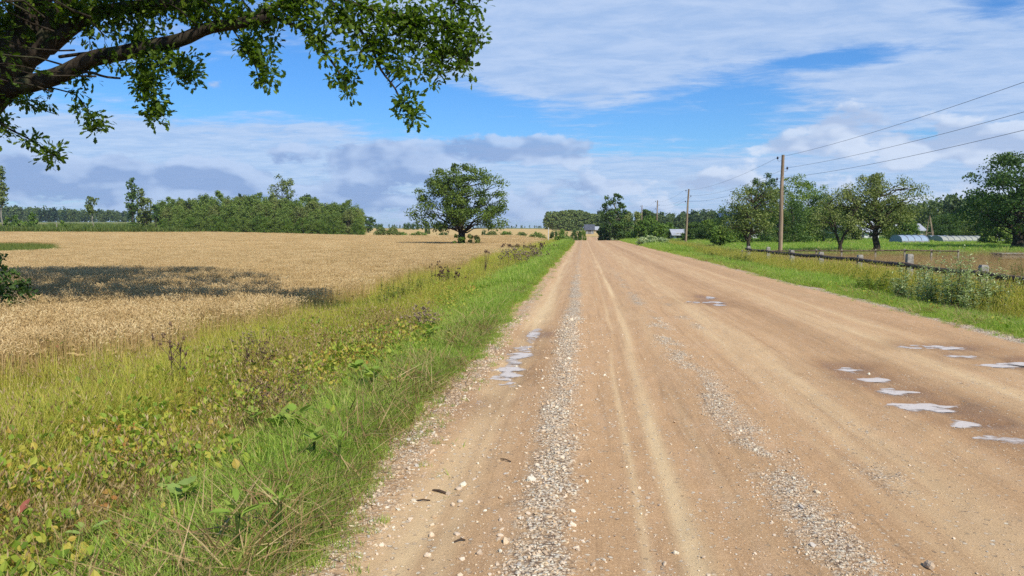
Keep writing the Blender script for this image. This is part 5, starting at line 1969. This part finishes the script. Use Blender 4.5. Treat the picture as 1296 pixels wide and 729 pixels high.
LEAFM = {}
for kd in ('long', 'round'):
    for cl in LEAFC:
        me = leaf_mesh(kd)
        me.materials.append(M['leaf_' + cl])
        LEAFM[kd, cl] = me
WD = [  # px, py, leaf kind, colours, leaf count, leaf length, height, label
    (216, 462, 'long', ('lime', 'yellow', 'lime'), 8, .12, .18, 'yellow green dock plant at the foot of the tall dry stalk'),
    (222, 524, 'round', ('red', 'orange', 'green'), 4, .11, .12, 'plant with a pinkish red round leaf below the dry stalk'),
    (284, 508, 'long', ('lime', 'yellow', 'green'), 9, .13, .18, 'yellow green dock plant in the middle of the coloured weeds'),
    (256, 528, 'long', ('yellow', 'orange', 'red'), 8, .11, .16, 'yellow and red dock plant between two greener ones'),
    (316, 484, 'round', ('yellow', 'lime'), 5, .09, .18, 'small yellow round leaved plant above the orange cluster'),
    (345, 484, 'long', ('orange', 'yellow', 'orange'), 11, .11, .20, 'orange yellow withered dock cluster in the left verge'),
    (330, 500, 'round', ('yellow', 'orange'), 6, .08, .15, 'golden round leaved plant under the orange cluster'),
    (322, 552, 'round', ('lime', 'green', 'green'), 8, .11, .14, 'fresh light green round leaved plant in mid verge'),
    (352, 556, 'round', ('green', 'lime'), 9, .10, .13, 'fresh green burdock like plant right beside the lighter one'),
    (378, 548, 'round', ('lime', 'green'), 7, .09, .13, 'bright coltsfoot plant near the grass edge'),
    (238, 646, 'round', ('grey', 'green', 'lime'), 10, .085, .11, 'pale lobed leaf rosette in the lower left grass'),
    (215, 632, 'round', ('green', 'grey'), 6, .06, .10, 'small pale rosette touching the lobed rosette'),
    (136, 640, 'long', ('yellow', 'lime'), 6, .09, .12, 'yellow leaved plant near the bottom left'),
    (90, 684, 'round', ('orange', 'green', 'green'), 5, .075, .11, 'plant with an orange round leaf at the bottom left'),
    (20, 700, 'long', ('orange', 'lime', 'red'), 7, .11, .14, 'orange and green dock in the bottom left corner'),
    (112, 698, 'long', ('green', 'grey'), 8, .08, .10, 'dark green leafy plant at the bottom left beside the orange one'),
    (150, 555, 'long', ('lime', 'yellow'), 7, .10, .15, 'yellow green plant left of the coloured weeds'),
    (180, 575, 'round', ('lime', 'green'), 5, .08, .14, 'small light plant below the yellow green one'),
    (74, 492, 'long', ('orange', 'lime', 'red'), 6, .14, .24, 'withered brown orange leaf plant at the far left of the verge'),
    (302, 695, 'long', ('lime', 'green'), 9, .10, .12, 'bright leafy weed at the grass edge near the bottom'),
    (355, 672, 'long', ('green', 'lime'), 7, .09, .12, 'upright green weed on the gravel edge at the bottom'),
    (398, 582, 'round', ('green', 'lime'), 6, .07, .10, 'low green plant by the sandy shoulder'),
    (430, 585, 'long', ('green', 'green'), 7, .08, .10, 'narrow leaved green plant by the sandy shoulder'),
    (470, 495, 'round', ('lime', 'green', 'grey'), 8, .10, .14, 'light coltsfoot plant in the middle of the verge'),
    (455, 485, 'round', ('green', 'lime'), 7, .09, .16, 'green coltsfoot plant behind the lighter one'),
    (545, 432, 'round', ('lime', 'green'), 8, .11, .14, 'light green leafy plant farther up the verge'),
    (420, 470, 'long', ('yellow', 'orange', 'lime'), 8, .12, .18, 'yellow brown dock farther up the verge'),
    (385, 440, 'long', ('lime', 'yellow'), 8, .13, .22, 'yellow green dock near the dark weeds in the verge'),
    (476, 432, 'long', ('orange', 'red', 'yellow'), 7, .12, .20, 'reddish brown dock in the middle of the far verge')]
wr_ = np.random.default_rng(88)
for (px, py, kd, cls, nl, ll, hh, lb) in WD:
    p = hit(px, py, .10)
    zg = float(road_height(np.array([p.x]), np.array([p.y]))[0])
    root = empty('broadleaf_weed', (p.x, p.y, zg + .19))
    tag(root, lb, 'weed')
    for k in range(nl):
        o = bpy.data.objects.new('leaf', LEAFM[kd, cls[k % len(cls)]])
        COL.objects.link(o)
        o.parent = root
        a = 6.283 * k / nl + wr_.uniform(-.3, .3)
        hz = hh * wr_.uniform(.3, 1.0)
        o.location = (.25 * ll * math.cos(a), .25 * ll * math.sin(a), hz)
        s = ll * wr_.uniform(.75, 1.25)
        o.scale = (s, s, s)
        o.rotation_euler = (R(wr_.uniform(5, 45)), R(wr_.uniform(-20, 20)), a - math.pi / 2)
    mb = MB()
    for k in range(nl):
        a = 6.283 * k / nl
        mb.tube([(0, 0, -.18), (.12 * ll * math.cos(a), .12 * ll * math.sin(a), hh * .6)], [.003, .002], 4)
    mb.build('stems', M['nettle'], root)

# ------------------------------------------------------------------ single stones and small things on the shoulder
SL = [(607, 704, .022, 'pale pink rounded stone lying alone at the bottom'), (634, 632, .018, 'beige pebble on the sandy shoulder left of the gravel strip'), (547, 664, .020, 'white pebble in a small heap on the shoulder'),
      (541, 702, .020, 'blue grey stone pair member near the bottom of the shoulder'), (546, 676, .022, 'flat grey stone in the small pebble heap'), (855, 702, .018, 'single pale stone in the sandy wheel track'),
      (1176, 722, .040, 'dark grey stone at the bottom right of the road'), (519, 655, .017, 'light round pebble left of the small heap'), (573, 640, .018, 'pale stone beside the dark twig'), (582, 634, .018, 'grey stone touching the pale one near the dark twig'),
      (683, 677, .018, 'rounded beige stone in the gravel strip'), (585, 709, .018, 'brownish stone at the lower shoulder')]
STM = [stone_mesh(rn, 1) for _ in range(4)]
for i, (px, py, r_, lb) in enumerate(SL):
    p = hit(px, py)
    z = float(road_height(np.array([p.x]), np.array([p.y]))[0])
    me = STM[i % 4]
    if not me.materials:
        me.materials.append(M['stone'])
    o = bpy.data.objects.new('stone', me)
    COL.objects.link(o)
    o.location = (p.x, p.y, z + r_ * .3)
    o.scale = (r_, r_, r_)
    o.rotation_euler = (.2, .1, i * 1.7)
    tag(o, lb, 'stone')
for i, (px, py, L, a, lb) in enumerate([(556, 622, .10, 2.7, 'dark short twig on the sandy shoulder'), (535, 634, .09, .2, 'thin brown twig left of the dark one'), (640, 585, .10, 2.5, 'thin twig near the gravel strip'), (582, 690, .06, .5, 'small brown twig between pebbles')]):
    p = hit(px, py)
    z = float(road_height(np.array([p.x]), np.array([p.y]))[0])
    mb = MB()
    c_, s_ = math.cos(a), math.sin(a)
    mb.tube([(-c_ * L / 2, -s_ * L / 2, 0), (0, 0, .008), (c_ * L / 2, s_ * L / 2, .0)], [.004 + .004 * (i == 0)] * 3, 6, cap=True)
    o = mb.build('twig', M['twig'], loc=(p.x, p.y, z + .006))
    tag(o, lb, 'twig')
# small tufts growing on the bare shoulder
tv_ = [tuft(rn, 16, .05, .02, .07, .005, 1.1) for _ in range(3)]
for i, (px, py, s, lb) in enumerate([(560, 600, 1.0, 'small grass tuft on the sandy shoulder above the twig'), (566, 623, .9, 'small grass tuft beside the dark twig'), (578, 562, 1.1, 'flat grass tuft across the sandy shoulder'),
                                     (556, 560, 1.0, 'flat weedy tuft left of the other across the shoulder'), (634, 452, 1.6, 'green tuft at the head of the left puddle'), (598, 492, 1.4, 'small dry tuft by the left puddle')]):
    p = hit(px, py)
    z = float(road_height(np.array([p.x]), np.array([p.y]))[0])
    o = tv_[i % 3].build('grass_tuft', M['grass_short'], loc=(p.x, p.y, z))
    o.scale = (s * 1.4, s * 1.4, s)
    tag(o, lb, 'grass tuft')

# ------------------------------------------------------------------ the air
m, t, out = material('haze')
v = t.new('ShaderNodeVolumePrincipled')
v.inputs['Color'].default_value = (.80, .88, 1.0, 1)
v.inputs['Density'].default_value = 0.00014
v.inputs['Anisotropy'].default_value = .2
t.l.new(v.outputs[0], out.inputs['Volume'])
mb = MB()
mb.box(-3600, 3600, -700, 4300, -6, 46)
o = mb.build('haze', m)
tag(o, kind='stuff')
